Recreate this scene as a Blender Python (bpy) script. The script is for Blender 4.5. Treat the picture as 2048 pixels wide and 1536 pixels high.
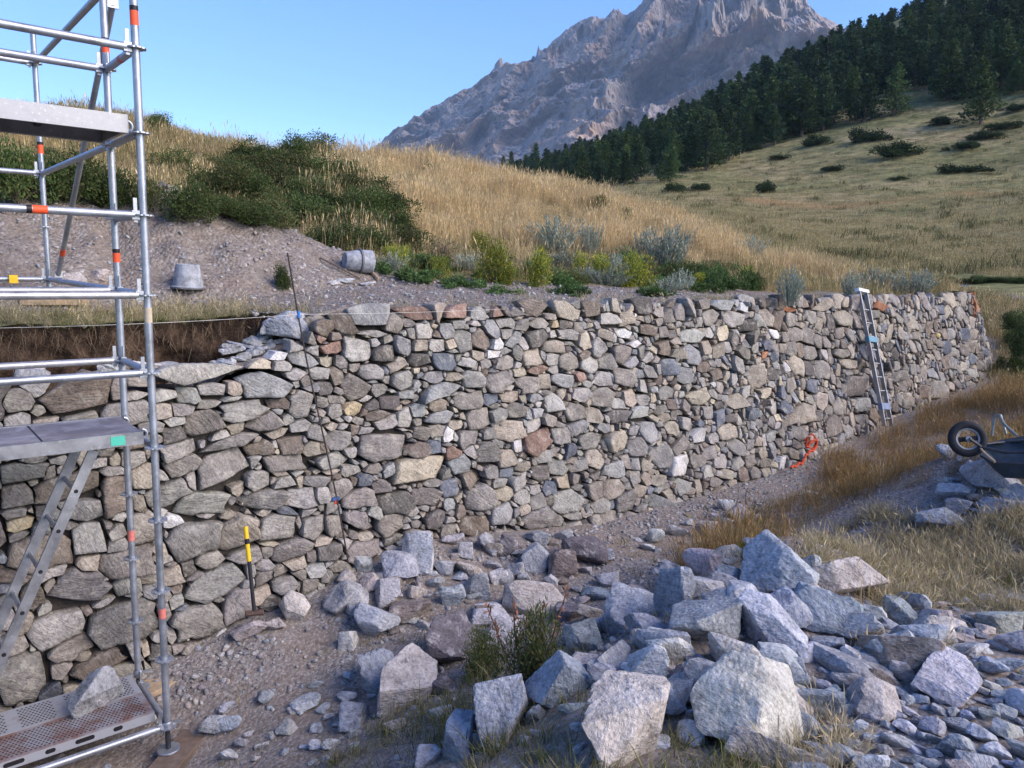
import bpy, bmesh, math, random
import numpy as np
from mathutils import Vector, Matrix

for _o in list(bpy.data.objects):
    bpy.data.objects.remove(_o)
SC = bpy.context.scene
COL = SC.collection
rad = math.radians
RNG = np.random.default_rng(7)

# ------------------------------------------------------------------ camera
PITCH, ROLL, FPX = 0.15302, 0.02532, 1538.9          # radians, radians, focal length in photo pixels (2048 wide)
_f = np.array([0, math.cos(PITCH), -math.sin(PITCH)])
_u = np.array([0, math.sin(PITCH), math.cos(PITCH)])
_r = np.array([1.0, 0, 0])
_c, _s = math.cos(ROLL), math.sin(ROLL)
CAM = np.array([_c * _r + _s * _u, -_s * _r + _c * _u, _f])
cam_data = bpy.data.cameras.new("camera")
cam_data.sensor_width = 36.0
cam_data.lens = 36.0 * FPX / 2048
cam_data.clip_start, cam_data.clip_end = 0.05, 20000
cam = bpy.data.objects.new("camera", cam_data)
COL.objects.link(cam)
cam.matrix_world = Matrix((
    (CAM[0][0], CAM[1][0], -CAM[2][0], 0), (CAM[0][1], CAM[1][1], -CAM[2][1], 0),
    (CAM[0][2], CAM[1][2], -CAM[2][2], 0), (0, 0, 0, 1)))
SC.camera = cam

# ------------------------------------------------------------------ light
SUN_AZ, SUN_EL = 112.0, 30.0       # degrees clockwise from the view direction, degrees above the horizon
world = bpy.data.worlds.new("World")
SC.world = world
world.use_nodes = True
_wn = world.node_tree
_wn.nodes.clear()
_sky = _wn.nodes.new("ShaderNodeTexSky")
_sky.sky_type = 'NISHITA'
_sky.sun_disc = False
_sky.sun_elevation = rad(SUN_EL)
_sky.sun_rotation = rad(SUN_AZ)
_sky.altitude = 1600
_sky.air_density, _sky.dust_density, _sky.ozone_density = 1.15, 0.2, 3.0
_bg = _wn.nodes.new("ShaderNodeBackground")
_bg.inputs[1].default_value = 0.128
_wo = _wn.nodes.new("ShaderNodeOutputWorld")
_hs = _wn.nodes.new("ShaderNodeHueSaturation")
_hs.inputs["Saturation"].default_value = 1.25
_hs.inputs["Hue"].default_value = 0.517
_wn.links.new(_sky.outputs[0], _hs.inputs["Color"])
_wn.links.new(_hs.outputs[0], _bg.inputs[0])
_wn.links.new(_bg.outputs[0], _wo.inputs[0])
sun_data = bpy.data.lights.new("sun", 'SUN')
sun_data.energy = 3.1
sun_data.angle = rad(55)
sun_data.color = (1.0, 0.87, 0.75)
sun = bpy.data.objects.new("sun", sun_data)
COL.objects.link(sun)
_sd = Vector((math.sin(rad(SUN_AZ)) * math.cos(rad(SUN_EL)), math.cos(rad(SUN_AZ)) * math.cos(rad(SUN_EL)), math.sin(rad(SUN_EL))))
sun.rotation_euler = _sd.to_track_quat('Z', 'Y').to_euler()
sun.location = _sd * 60
SC.view_settings.view_transform = 'Standard'
SC.view_settings.look = 'None'
SC.view_settings.gamma = 1
SC.view_settings.use_curve_mapping = False
SC.view_settings.exposure = 1.42
SC.cycles.adaptive_threshold = 0.02
SC.cycles.max_bounces = 5
SC.cycles.diffuse_bounces = 2
SC.cycles.glossy_bounces = 2
SC.cycles.transmission_bounces = 3
SC.cycles.transparent_max_bounces = 4

# ------------------------------------------------------------------ maths helpers
def ray(px, py):
    return CAM.T @ np.array([(px - 1024) / FPX, -(py - 768) / FPX, 1.0])
def at(px, py, dist):
    """the point seen at a photo pixel, a given horizontal distance away"""
    r = ray(px, py)
    return r * (dist / math.hypot(r[0], r[1]))
def project(P):
    q = np.asarray(P) @ CAM.T
    return 1024 + FPX * q[..., 0] / q[..., 2], 768 - FPX * q[..., 1] / q[..., 2], q[..., 2]

AW = 0.69938                                          # direction the wall and scaffold run in
EV = np.array([math.cos(AW), math.sin(AW), 0])        # along the wall
DV = np.array([-math.sin(AW), math.cos(AW), 0])       # into the hill
P0 = np.array([-2.35189, 4.95188, 0])                 # foot of the front scaffold post
def SW(s, w, z=0.0):
    s, w, z = np.broadcast_arrays(np.asarray(s, float), np.asarray(w, float), np.asarray(z, float))
    return P0 + s[..., None] * EV + w[..., None] * DV + z[..., None] * np.array([0, 0, 1.0])
def to_sw(P):
    q = np.asarray(P) - P0
    return q @ EV, q @ DV
BATTER, WB, ZB = 0.20, 0.95, -3.1
def wall_hit(px, py, rec=0.0):
    """(s, z) where the view ray meets the battered wall face"""
    r = ray(px, py)
    n = DV - BATTER * np.array([0, 0, 1.0])
    k = (n @ P0) + WB - BATTER * ZB + rec
    P = r * (k / (n @ r))
    return (P - P0) @ EV, P[2]

def _perm(seed):
    r = np.random.default_rng(seed)
    p = r.permutation(256)
    return np.concatenate([p, p, p])
_PT = _perm(3)
_GR = np.random.default_rng(5).normal(size=(256, 3))
_GR /= np.linalg.norm(_GR, axis=1)[:, None]
def perlin(P):
    P = np.asarray(P, float)
    i = np.floor(P).astype(int)
    f = P - i
    i &= 255
    u = f * f * f * (f * (f * 6 - 15) + 10)
    out = 0
    for dx in (0, 1):
        for dy in (0, 1):
            for dz in (0, 1):
                h = _PT[_PT[_PT[i[..., 0] + dx] + i[..., 1] + dy] + i[..., 2] + dz] & 255
                g = _GR[h]
                d = g[..., 0] * (f[..., 0] - dx) + g[..., 1] * (f[..., 1] - dy) + g[..., 2] * (f[..., 2] - dz)
                wx = u[..., 0] if dx else 1 - u[..., 0]
                wy = u[..., 1] if dy else 1 - u[..., 1]
                wz = u[..., 2] if dz else 1 - u[..., 2]
                out = out + d * wx * wy * wz
    return out * 1.5
def fbm(P, octaves=4, gain=0.5, lac=2.03):
    P = np.asarray(P, float)
    a, o = 1.0, 0
    for k in range(octaves):
        o = o + a * perlin(P + k * 17.3)
        P = P * lac
        a *= gain
    return o
def ridged(P, octaves=5, gain=0.5, lac=2.1):
    P = np.asarray(P, float)
    a, o = 1.0, 0
    for k in range(octaves):
        o = o + a * (1 - 2 * np.abs(perlin(P + k * 9.1)))
        P = P * lac
        a *= gain
    return o
def xy3(x, y, k=1.0, c=0.0):
    return np.stack([np.asarray(x) * k, np.asarray(y) * k, np.zeros_like(np.asarray(x, float)) + c], -1)

class TPS:
    """smooth surface through scattered heights"""
    def __init__(self, pts, lam=1e-3):
        p = np.array(pts, float)
        self.c = p[:, :2]
        n = len(p)
        K = self._k(np.linalg.norm(self.c[:, None] - self.c[None], axis=2)) + lam * np.eye(n)
        Q = np.c_[np.ones(n), self.c]
        A = np.block([[K, Q], [Q.T, np.zeros((3, 3))]])
        self.w = np.linalg.solve(A, np.r_[p[:, 2], 0, 0, 0])
    @staticmethod
    def _k(r):
        return np.where(r > 1e-9, r * r * np.log(np.maximum(r, 1e-9)), 0)
    def __call__(self, x, y):
        x = np.asarray(x, float); y = np.asarray(y, float)
        sh = x.shape
        x = x.ravel(); y = y.ravel()
        out = np.empty(len(x))
        for i in range(0, len(x), 20000):
            X = np.c_[x[i:i + 20000], y[i:i + 20000]]
            K = self._k(np.linalg.norm(X[:, None] - self.c[None], axis=2))
            out[i:i + 20000] = K @ self.w[:-3] + self.w[-3] + X @ self.w[-2:]
        return out.reshape(sh)

# ------------------------------------------------------------------ object helpers
def link(o, parent=None):
    COL.objects.link(o)
    if parent is not None:
        o.parent = parent
    return o
def tag(o, label=None, cat=None, group=None, kind=None):
    if label: o["label"] = label
    if cat: o["category"] = cat
    if group: o["group"] = group
    if kind: o["kind"] = kind
    return o
def thing(name, loc, label, cat, group=None):
    o = bpy.data.objects.new(name, None)
    o.empty_display_size = 0.2
    o.location = loc
    link(o)
    return tag(o, label, cat, group)
def mesh(name, V, F, mat=None, col=None, rnd=None, smooth=True):
    """V (n,3); F one index array or a list of them (triangles and quads may be mixed)"""
    V = np.asarray(V, float)
    if isinstance(F, np.ndarray):
        F = [F]
    F = [np.asarray(f, np.int32) for f in F if len(f)]
    me = bpy.data.meshes.new(name)
    nl = sum(f.size for f in F)
    npoly = sum(len(f) for f in F)
    me.vertices.add(len(V)); me.loops.add(nl); me.polygons.add(npoly)
    me.vertices.foreach_set("co", V.astype(np.float32).ravel())
    me.loops.foreach_set("vertex_index", np.concatenate([f.ravel() for f in F]))
    tot = np.concatenate([np.full(len(f), f.shape[1], np.int32) for f in F])
    me.polygons.foreach_set("loop_start", np.r_[0, np.cumsum(tot)[:-1]].astype(np.int32))
    me.polygons.foreach_set("loop_total", tot)
    me.polygons.foreach_set("use_smooth", np.full(npoly, smooth))
    if col is not None:
        col = np.broadcast_to(np.asarray(col, float), (len(V), 3))
        a = me.color_attributes.new("Col", 'FLOAT_COLOR', 'POINT')
        a.data.foreach_set("color", np.c_[col, np.ones(len(V))].astype(np.float32).ravel())
    if rnd is not None:
        a = me.attributes.new("rnd", 'FLOAT', 'POINT')
        a.data.foreach_set("value", np.broadcast_to(np.asarray(rnd, np.float32), (len(V),)).copy())
    if mat is not None:
        me.materials.append(mat)
    me.update(calc_edges=True)
    return me
def obj(name, me, parent=None, loc=None):
    o = bpy.data.objects.new(name, me)
    link(o, parent)
    if loc is not None:
        o.location = loc
    return o
def copy_tree(o, parent=None):
    c = o.copy()
    COL.objects.link(c)
    c.parent = parent
    for ch in list(o.children):
        copy_tree(ch, c)
    return c

class MB:
    """collects simple shapes into one mesh"""
    def __init__(self):
        self.v, self.f3, self.f4, self.c, self.n = [], [], [], [], 0
    def add(self, V, F, col=(1, 1, 1)):
        V = np.asarray(V, float)
        for f in (F if isinstance(F, list) else [F]):
            f = np.asarray(f, np.int64)
            if len(f):
                (self.f3 if f.shape[1] == 3 else self.f4).append(f + self.n)
        self.v.append(V)
        self.c.append(np.broadcast_to(np.asarray(col, float), (len(V), 3)))
        self.n += len(V)
        return self
    def box(self, c, size, ax=None, col=(1, 1, 1)):
        s = np.array([[x, y, z] for x in (-.5, .5) for y in (-.5, .5) for z in (-.5, .5)]) * np.asarray(size)
        if ax is not None:
            s = s @ np.asarray(ax)
        return self.add(s + np.asarray(c), np.array([[0, 1, 3, 2], [4, 6, 7, 5], [0, 4, 5, 1], [2, 3, 7, 6], [0, 2, 6, 4], [1, 5, 7, 3]]), col)
    def tube(self, pts, r, n=10, col=(1, 1, 1), caps=True):
        pts = np.asarray(pts, float)
        r = np.broadcast_to(np.asarray(r, float), (len(pts),))
        T = np.gradient(pts, axis=0)
        T /= np.linalg.norm(T, axis=1)[:, None] + 1e-12
        up = np.array([0, 0, 1.0]) if abs(T[0][2]) < 0.9 else np.array([1.0, 0, 0])
        V = []
        a = np.linspace(0, 2 * np.pi, n, endpoint=False)
        for p, t, rr in zip(pts, T, r):
            x = np.cross(t, up); x /= np.linalg.norm(x) + 1e-12
            y = np.cross(x, t)
            up = y if abs(t @ y) < .9 else up
            V.append(p + rr * (np.cos(a)[:, None] * x + np.sin(a)[:, None] * y))
        V = np.concatenate(V)
        m = len(pts)
        F = [[i * n + j, i * n + (j + 1) % n, (i + 1) * n + (j + 1) % n, (i + 1) * n + j] for i in range(m - 1) for j in range(n)]
        Fs = [np.array(F)]
        if caps:
            V = np.concatenate([V, pts[:1], pts[-1:]])
            Fs.append(np.array([[(j + 1) % n, j, m * n] for j in range(n)] + [[(m - 1) * n + j, (m - 1) * n + (j + 1) % n, m * n + 1] for j in range(n)]))
        return self.add(V, Fs, col)
    def lathe(self, prof, o, axis, n=24, col=(1, 1, 1)):
        """prof: (radius, along axis) pairs"""
        axis = np.asarray(axis, float); axis /= np.linalg.norm(axis)
        t = np.array([1.0, 0, 0]) if abs(axis[0]) < .8 else np.array([0, 1.0, 0])
        x = np.cross(axis, t); x /= np.linalg.norm(x); y = np.cross(axis, x)
        a = np.linspace(0, 2 * np.pi, n, endpoint=False)
        ring = np.cos(a)[:, None] * x + np.sin(a)[:, None] * y
        V = np.concatenate([np.asarray(o) + axis * h + ring * r for r, h in prof])
        F = [[i * n + j, i * n + (j + 1) % n, (i + 1) * n + (j + 1) % n, (i + 1) * n + j] for i in range(len(prof) - 1) for j in range(n)]
        return self.add(V, np.array(F), col)
    def build(self, name, mat, parent=None, smooth=True, rnd=None, loc=None):
        F = []
        if self.f3: F.append(np.concatenate(self.f3))
        if self.f4: F.append(np.concatenate(self.f4))
        V = np.concatenate(self.v)
        if loc is not None:
            V = V - np.asarray(loc)
        o = obj(name, mesh(name, V, F, mat, np.concatenate(self.c), rnd, smooth), parent, loc)
        if smooth:
            o.data.set_sharp_from_angle(angle=rad(40))
        return o

# ------------------------------------------------------------------ materials
class NT:
    def __init__(self, name, rough=0.9, spec=0.2):
        self.m = bpy.data.materials.new(name)
        self.m.use_nodes = True
        self.t = self.m.node_tree
        self.b = self.t.nodes["Principled BSDF"]
        self.b.inputs["Roughness"].default_value = rough
        self.b.inputs["Specular IOR Level"].default_value = spec
    def n(self, typ, **kw):
        nd = self.t.nodes.new("ShaderNode" + typ)
        for k, v in kw.items():
            if k[0] == "i" and k[1:].isdigit():
                self.set(nd.inputs[int(k[1:])], v)
            elif k in nd.inputs.keys() if hasattr(nd.inputs, "keys") else False:
                self.set(nd.inputs[k], v)
            else:
                setattr(nd, k, v)
        return nd
    def set(self, sock, v):
        if isinstance(v, bpy.types.NodeSocket):
            self.t.links.new(v, sock)
        elif isinstance(v, bpy.types.Node):
            self.t.links.new(v.outputs[0], sock)
        else:
            sock.default_value = v
    def pos(self):
        return self.n("NewGeometry").outputs["Position"]
    def scaled(self, v, sc):
        return self.n("VectorMath", operation='MULTIPLY', i0=v, i1=sc).outputs[0]
    def noise(self, vec, scale, detail=5.0, rough=0.6, dist=0.0):
        nd = self.n("TexNoise")
        self.set(nd.inputs["Vector"], vec)
        nd.inputs["Scale"].default_value = scale
        nd.inputs["Detail"].default_value = detail
        nd.inputs["Roughness"].default_value = rough
        nd.inputs["Distortion"].default_value = dist
        return nd.outputs[0]
    def ramp(self, fac, stops):
        nd = self.n("ValToRGB")
        e = nd.color_ramp.elements
        while len(e) < len(stops):
            e.new(0.5)
        for el, (p, c) in zip(e, stops):
            el.position = p
            el.color = (c, c, c, 1) if np.isscalar(c) else (*c, 1)
        self.set(nd.inputs[0], fac)
        return nd.outputs[0]
    def mix(self, fac, a, b, mode='MIX'):
        nd = self.n("Mix", data_type='RGBA', blend_type=mode)
        self.set(nd.inputs[0], fac)
        for i, v in ((6, a), (7, b)):
            self.set(nd.inputs[i], (*v, 1) if isinstance(v, tuple) and len(v) == 3 else v)
        return nd.outputs[2]
    def math(self, op, a, b=0.0, clamp=False):
        nd = self.n("Math", operation=op, i0=a, i1=b)
        nd.use_clamp = clamp
        return nd.outputs[0]
    def attr(self, name="Col"):
        return self.n("Attribute", attribute_name=name)
    def bump(self, h, strength=0.5, dist=0.02, prev=None):
        nd = self.n("Bump")
        nd.inputs["Strength"].default_value = strength
        nd.inputs["Distance"].default_value = dist
        self.set(nd.inputs["Height"], h)
        if prev is not None:
            self.set(nd.inputs["Normal"], prev)
        return nd.outputs[0]
    def out(self, color=None, normal=None, rough=None, metal=None):
        if color is not None: self.set(self.b.inputs["Base Color"], (*color, 1) if isinstance(color, tuple) and len(color) == 3 else color)
        if normal is not None: self.set(self.b.inputs["Normal"], normal)
        if rough is not None: self.set(self.b.inputs["Roughness"], rough)
        if metal is not None: self.set(self.b.inputs["Metallic"], metal)
        return self.m

def rock_material(name, k=1.0, strata=1.0, SPIN=.13, lichen=(0.46, 0.43, 0.35), stretch=4.5, DIST=1.0):
    t = NT(name, 0.92, 0.15)
    a = t.attr("Col")
    r = t.attr("rnd")
    ang = t.math('MULTIPLY', r.outputs["Fac"], 6.28)
    ax = t.n("CombineXYZ", i0=0.64, i1=-0.77, i2=0.15)
    pos = t.pos()
    off = t.n("CombineXYZ")
    for i in range(3):
        t.set(off.inputs[i], t.math('MULTIPLY', r.outputs["Fac"], 31.7 + 11 * i))
    p = t.n("VectorMath", operation='ADD', i0=pos, i1=off.outputs[0]).outputs[0]
    rot = t.n("VectorRotate", rotation_type='AXIS_ANGLE')
    t.set(rot.inputs["Vector"], p); t.set(rot.inputs["Axis"], ax); t.set(rot.inputs["Angle"], t.math('MULTIPLY', ang, SPIN))
    ps = t.scaled(rot.outputs[0], (1.0, 1.0, stretch))
    n1 = t.noise(p, 4.5 * k, 4, .65, .3)
    n2 = t.noise(ps, 7.0 * k, 5, .7, DIST)
    n3 = t.noise(p, 46.0 * k, 2, .6)
    nl = t.noise(p, 9.0 * k, 3, .7)
    c = t.mix(1.0, a.outputs["Color"], t.ramp(n1, [(.25, .62), (.5, 1.0), (.75, 1.32)]), 'MULTIPLY')
    c = t.mix(0.85 * strata, c, t.ramp(n2, [(.3, .55), (.45, .95), (.6, 1.05), (.75, 1.35)]), 'MULTIPLY')
    c = t.mix(0.8, c, t.ramp(n3, [(.3, .6), (.5, 1.0), (.7, 1.3)]), 'MULTIPLY')
    c = t.mix(t.ramp(nl, [(.56, 0.0), (.68, .45)]), c, lichen)
    c = t.mix(t.ramp(nl, [(.28, .55), (.40, 0.0)]), c, (0.09, 0.08, 0.075))
    vein = t.noise(ps, 2.2 * k, 2, .5, 1.6)
    c = t.mix(t.ramp(vein, [(.495, 0.0), (.503, .4), (.511, 0.0)]), c, (.5, .48, .44))
    h = t.math('ADD', t.math('MULTIPLY', n2, 1.3 * strata), t.math('ADD', n1, t.math('MULTIPLY', n3, .28)))
    t.out(c, t.bump(h, .9, .03 / k))
    return t.m
M_WALL = rock_material("wall_stone", 1.0, .75, .2)
M_ROCK = rock_material("loose_rock", 1.0, .85, 1.0, (.55, .52, .49), 3.2, .35)
M_PEB = rock_material("pebble", 1.6, .6)

def plain(name, color, rough=.7, metal=0.0, var=.25, scale=8.0, bump=0.0, spec=.3):
    t = NT(name, rough, spec)
    n = t.noise(t.pos(), scale, 6, .65)
    c = t.mix(1.0, (*color, 1), t.ramp(n, [(.3, 1 - var), (.7, 1 + var)]), 'MULTIPLY')
    return t.out(c, t.bump(n, bump, .01) if bump else None, None, metal)

def leaf_material(name, trans=.25, rough=.75, var=.35):
    t = NT(name, rough, .15)
    a = t.attr("Col")
    oi = t.n("ObjectInfo")
    c = t.mix(1.0, a.outputs["Color"], t.ramp(oi.outputs["Random"], [(0, 1 - var), (1, 1 + var)]), 'MULTIPLY')
    t.out(c)
    tr = t.n("BsdfTranslucent")
    t.set(tr.inputs[0], c)
    mx = t.n("MixShader", i0=trans)
    t.set(mx.inputs[1], t.b.outputs[0]); t.set(mx.inputs[2], tr.outputs[0])
    t.t.links.new(mx.outputs[0], t.t.nodes["Material Output"].inputs[0])
    return t.m
M_LEAF = leaf_material("leaf")
M_GRASS = leaf_material("grass_blade", .3, .8, .3)
M_TWIG = plain("twig", (.13, .10, .08), .9, 0, .3, 20)

# scatter: one "stuff" object whose points carry copies of small source meshes
def scatter(name, label, cat, sources, P, scale, rz=None, tilt=0.0, idx=None, seed=1, parent=None):
    r = np.random.default_rng(seed)
    n = len(P)
    me = bpy.data.meshes.new(name)
    me.vertices.add(n)
    me.vertices.foreach_set("co", np.asarray(P, np.float32).ravel())
    rot = np.zeros((n, 3), np.float32)
    rot[:, :2] = r.normal(0, max(tilt, 1e-6), (n, 2))
    rot[:, 2] = r.uniform(0, 6.283, n) if rz is None else rz
    a = me.attributes.new("rot", 'FLOAT_VECTOR', 'POINT'); a.data.foreach_set("vector", rot.ravel())
    sc = np.asarray(scale, np.float32)
    if sc.ndim == 1: sc = np.repeat(sc[:, None], 3, 1)
    a = me.attributes.new("scl", 'FLOAT_VECTOR', 'POINT'); a.data.foreach_set("vector", np.ascontiguousarray(sc).ravel())
    ids = r.integers(0, len(sources), n) if idx is None else idx
    a = me.attributes.new("idx", 'INT', 'POINT'); a.data.foreach_set("value", np.asarray(ids, np.int32))
    o = obj(name, me, parent)
    tag(o, label, cat, None, "stuff")
    g = bpy.data.node_groups.new(name + "_nodes", 'GeometryNodeTree')
    g.interface.new_socket("Geometry", in_out='INPUT', socket_type='NodeSocketGeometry')
    g.interface.new_socket("Geometry", in_out='OUTPUT', socket_type='NodeSocketGeometry')
    gi = g.nodes.new('NodeGroupInput'); go = g.nodes.new('NodeGroupOutput')
    iop = g.nodes.new('GeometryNodeInstanceOnPoints')
    iop.inputs["Pick Instance"].default_value = True
    jn = g.nodes.new('GeometryNodeJoinGeometry')
    for s in sources:
        oi = g.nodes.new('GeometryNodeObjectInfo'); oi.inputs[0].default_value = s
        oi.inputs["As Instance"].default_value = True
        g.links.new(oi.outputs["Geometry"], jn.inputs[0])
    def na(nm, ty):
        nd = g.nodes.new('GeometryNodeInputNamedAttribute'); nd.data_type = ty
        nd.inputs[0].default_value = nm
        return nd.outputs[0]
    g.links.new(gi.outputs[0], iop.inputs["Points"])
    g.links.new(jn.outputs[0], iop.inputs["Instance"])
    g.links.new(na("idx", 'INT'), iop.inputs["Instance Index"])
    g.links.new(na("rot", 'FLOAT_VECTOR'), iop.inputs["Rotation"])
    g.links.new(na("scl", 'FLOAT_VECTOR'), iop.inputs["Scale"])
    g.links.new(iop.outputs[0], go.inputs[0])
    md = o.modifiers.new("scatter", 'NODES'); md.node_group = g
    return o
def source(name, me):
    return bpy.data.objects.new(name, me)      # never linked into the scene: only a shape for scatter()

# rock shapes
def _ico(level):
    bm = bmesh.new()
    bmesh.ops.create_icosphere(bm, subdivisions=level, radius=1)
    V = np.array([v.co[:] for v in bm.verts])
    F = np.array([[v.index for v in f.verts] for f in bm.faces])
    bm.free()
    return V / np.linalg.norm(V, axis=1)[:, None], F
ICO = {k: _ico(k) for k in (2, 3, 4, 5)}
def rock_shape(seed, level=4, planes=11, sharp=45.0, rough=.03, chips=16):
    r = np.random.default_rng(seed)
    U, F = ICO[level]
    N = r.normal(size=(planes, 3)); N /= np.linalg.norm(N, axis=1)[:, None]
    D = r.uniform(.42, .9, planes)
    # break off corners: planes that just shave what the first ones left
    N2 = r.normal(size=(chips, 3)); N2 /= np.linalg.norm(N2, axis=1)[:, None]
    N0 = np.concatenate([N, np.eye(3), -np.eye(3)]); D0 = np.r_[D, np.ones(6)]
    q = (np.maximum(U @ N0.T, 1e-4) / D0).max(1)
    P = U / q[:, None]
    sup = (P @ N2.T).max(0)
    NN = np.concatenate([N0, N2]); DD = np.r_[D0, sup * r.uniform(.84, .97, chips)]
    q = np.maximum(U @ NN.T, 1e-4) / DD
    rr = (q ** sharp).sum(1) ** (-1 / sharp)
    o = r.uniform(0, 50, 3)
    rr = rr * (1 + rough * fbm(U * 2.6 + o, 3) + rough * .55 * ridged(U * np.array([3, 3, 8.0]) + o, 4) + rough * .3 * fbm(U * 14 + o, 2))
    V = U * rr[:, None]
    lo, hi = V.min(0), V.max(0)
    return (V - (lo + hi) / 2) / ((hi - lo) / 2), F
# ------------------------------------------------------------------ ground in front of the wall
def swz(l):
    return [tuple(SW(s, w, z)) for s, w, z in l]
FRONT = TPS(swz([
    (-6, .9, -3.9), (-3, .9, -3.65), (-.7, .9, -3.42), (.9, .9, -3.12), (2.0, .9, -2.98), (3.8, .9, -3.02), (6.4, .9, -3.10), (8.5, .9, -3.10),
    (10.4, .9, -3.07), (13.3, .9, -2.85), (16.3, .9, -2.55), (19.3, .9, -2.25), (22, .6, -1.9), (24, .6, -1.5), (26, .6, -1.15), (34, .6, -.85), (20.6, 1.7, -1.62), (22.5, 1.6, -1.35), (24.4, 2.2, -.85), (27, 2.2, -.75), (34, 2.2, -.65), (21.5, 3.4, -1.2), (22.5, 5.8, -.62), (25, 5.8, -.53), (29, 5.8, -.53), (36, 5.8, -.53),
    (-3, 0, -3.7), (0, 0, -3.47), (-1, -1, -3.52), (1.2, -.6, -3.25), (3.5, -.7, -3.1), (6, -.6, -3.08), (9, -.6, -3.02), (12, -.8, -2.8),
    (14, -2, -2.6), (18, -2, -2.2), (24, -2, -1.4)]) + [
    (0, 0, -1.66), (-1.2, .5, -1.9), (1.2, .5, -1.62), (0, 2, -2.0), (0, 3.5, -2.46), (-.6, 3.4, -2.7), (-1.2, 3.2, -3.0), (-2, 3, -3.4),
    (.2, 5, -2.86), (1.4, 3.5, -2.34), (3, 3.6, -2.2), (5, 3.6, -2.0), (8, 4, -1.8), (1.6, 5.2, -2.72), (3, 5.4, -2.5), (4.6, 5.6, -2.28),
    (1.2, 6.8, -2.98), (2.6, 7.4, -2.92), (4.4, 7.6, -2.5), (6, 8, -2.18), (5.2, 9.2, -2.32), (7.5, 9, -2.0), (8, 11.5, -2.2), (10, 13, -2.15),
    (13, 12, -1.6), (16, 15, -1.4), (12, 6, -1.5), (20, 8, -.9), (22, 20, -.9), (-5, 0, -3.2), (-8, 3, -4.0), (0, -4, -1.6), (8, -4, -1.5), (-6, -5, -2.6)], 2e-3)
def zf0(x, y):
    return FRONT(x, y) + .030 * fbm(xy3(x, y, 1.3), 4) + .05 * fbm(xy3(x, y, .35, 4.0), 2)

def march(px, py, fn, t0=1.0, t1=60.0, n=280):
    """point where the view ray meets a ground sheet"""
    r = ray(px, py); r = r / math.hypot(r[0], r[1])
    t = np.geomspace(t0, t1, n)
    g = r[2] * t - fn(r[0] * t, r[1] * t)
    i = np.where((g[1:] < 0) & (g[:-1] >= 0))[0]
    if len(i) == 0:
        return None
    i = i[0]
    tt = t[i] + (t[i + 1] - t[i]) * g[i] / (g[i] - g[i + 1])
    return r * tt

# mounds of rubble that the rock piles are heaped on
_pc = [(march(a, b, zf0), r, h) for a, b, r, h in [(1440, 1330, 1.05, .50), (1560, 1190, .8, .46), (1250, 1440, .6, .16), (850, 1130, .75, .16), (1060, 1110, .8, .10), (2030, 960, .9, .32), (1850, 1380, 1.0, .10)]]
def zf(x, y):
    h = zf0(x, y)
    for c, r, a in _pc:
        h = h + a * np.exp(-((x - c[0]) ** 2 + (y - c[1]) ** 2) / (r * r))
    return h

# ------------------------------------------------------------------ ground behind and above the wall
UP = TPS(swz([
    (-6, 2.2, -.62), (-3, 2.2, -.6), (-1, 2.1, -.58), (.5, 2.0, -.57), (1.6, 1.7, -.52), (3, 1.55, -.50), (5, 1.55, -.49), (8, 1.55, -.48), (11, 1.55, -.49), (14, 1.55, -.48), (17, 1.6, -.46), (19.5, 2.5, -.45), (20.5, 3.6, -.47),
    (-3, 3.4, -.52), (0, 3.4, -.52), (2, 3.0, -.47), (5, 3.2, -.36), (8, 3.2, -.36), (12, 3.2, -.36), (16, 3.4, -.38), (19, 4.2, -.4), (21, 6, -.45),
    (22.5, 6, -.56), (25, 6, -.5), (29, 6, -.5), (36, 6, -.5)]) + [tuple(at(*p)) for p in [
    (0, 470, 13.5), (300, 470, 13), (560, 480, 13), (800, 500, 13.5), (0, 390, 16), (300, 390, 16), (560, 400, 16), (760, 420, 16),
    (0, 237, 23), (180, 237, 23), (330, 262, 23), (490, 305, 23), (620, 312, 24), (740, 324, 25), (870, 347, 25.5), (1000, 370, 26), (1110, 388, 26), (1200, 410, 25.5),
    (1300, 437, 24.5), (1400, 467, 23.5), (1500, 512, 22.5), (1600, 535, 21.5), (1700, 555, 21), (1850, 578, 21.5),
    (900, 470, 16), (1100, 480, 17), (1200, 505, 16.5), (1350, 520, 17), (1500, 545, 18),
    (1950, 580, 30), (2048, 582, 31), (2200, 588, 31), (1950, 566, 36), (2100, 566, 38)]] + [
    (-20, 30, 2.8), (-8, 34, 1.5), (0, 36, 0.0), (8, 36, -1.0), (14, 32, -.6), (-30, 16, 5), (-26, 6, 3.0), (26, 36, -.2), (34, 26, -.3)], 2e-3)
HEAP = [((60, 480, 11.0), 1.35, 1.0), ((200, 480, 11.2), 1.1, 1.0), ((340, 480, 11.0), 1.2, .98), ((455, 500, 11.2), 1.1, .80), ((555, 520, 11.4), .95, .45), ((-120, 470, 11.0), 1.6, 1.1)]
def heap(x, y):
    h = np.zeros_like(np.asarray(x, float))
    for p, r, a in HEAP:
        c = at(*p)
        d = np.hypot(x - c[0], y - c[1]) / (r * 1.55)
        h = np.maximum(h, a * 1.0 * np.clip(1 - d, 0, 1) ** .95)
    return h
def w_edge(s):
    return np.interp(s, [-8, -3, -1, .4, 1.3, 2.1, 8.5, 9.5, 18.2, 19.1, 19.7, 20.3, 20.9, 21.7, 22.2, 23, 40], [2.15, 2.15, 2.05, 2.0, 1.95, 1.52, 1.52, 1.84, 1.84, 2.12, 2.5, 3.1, 3.85, 5.2, 5.8, 5.8, 5.8])
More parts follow.
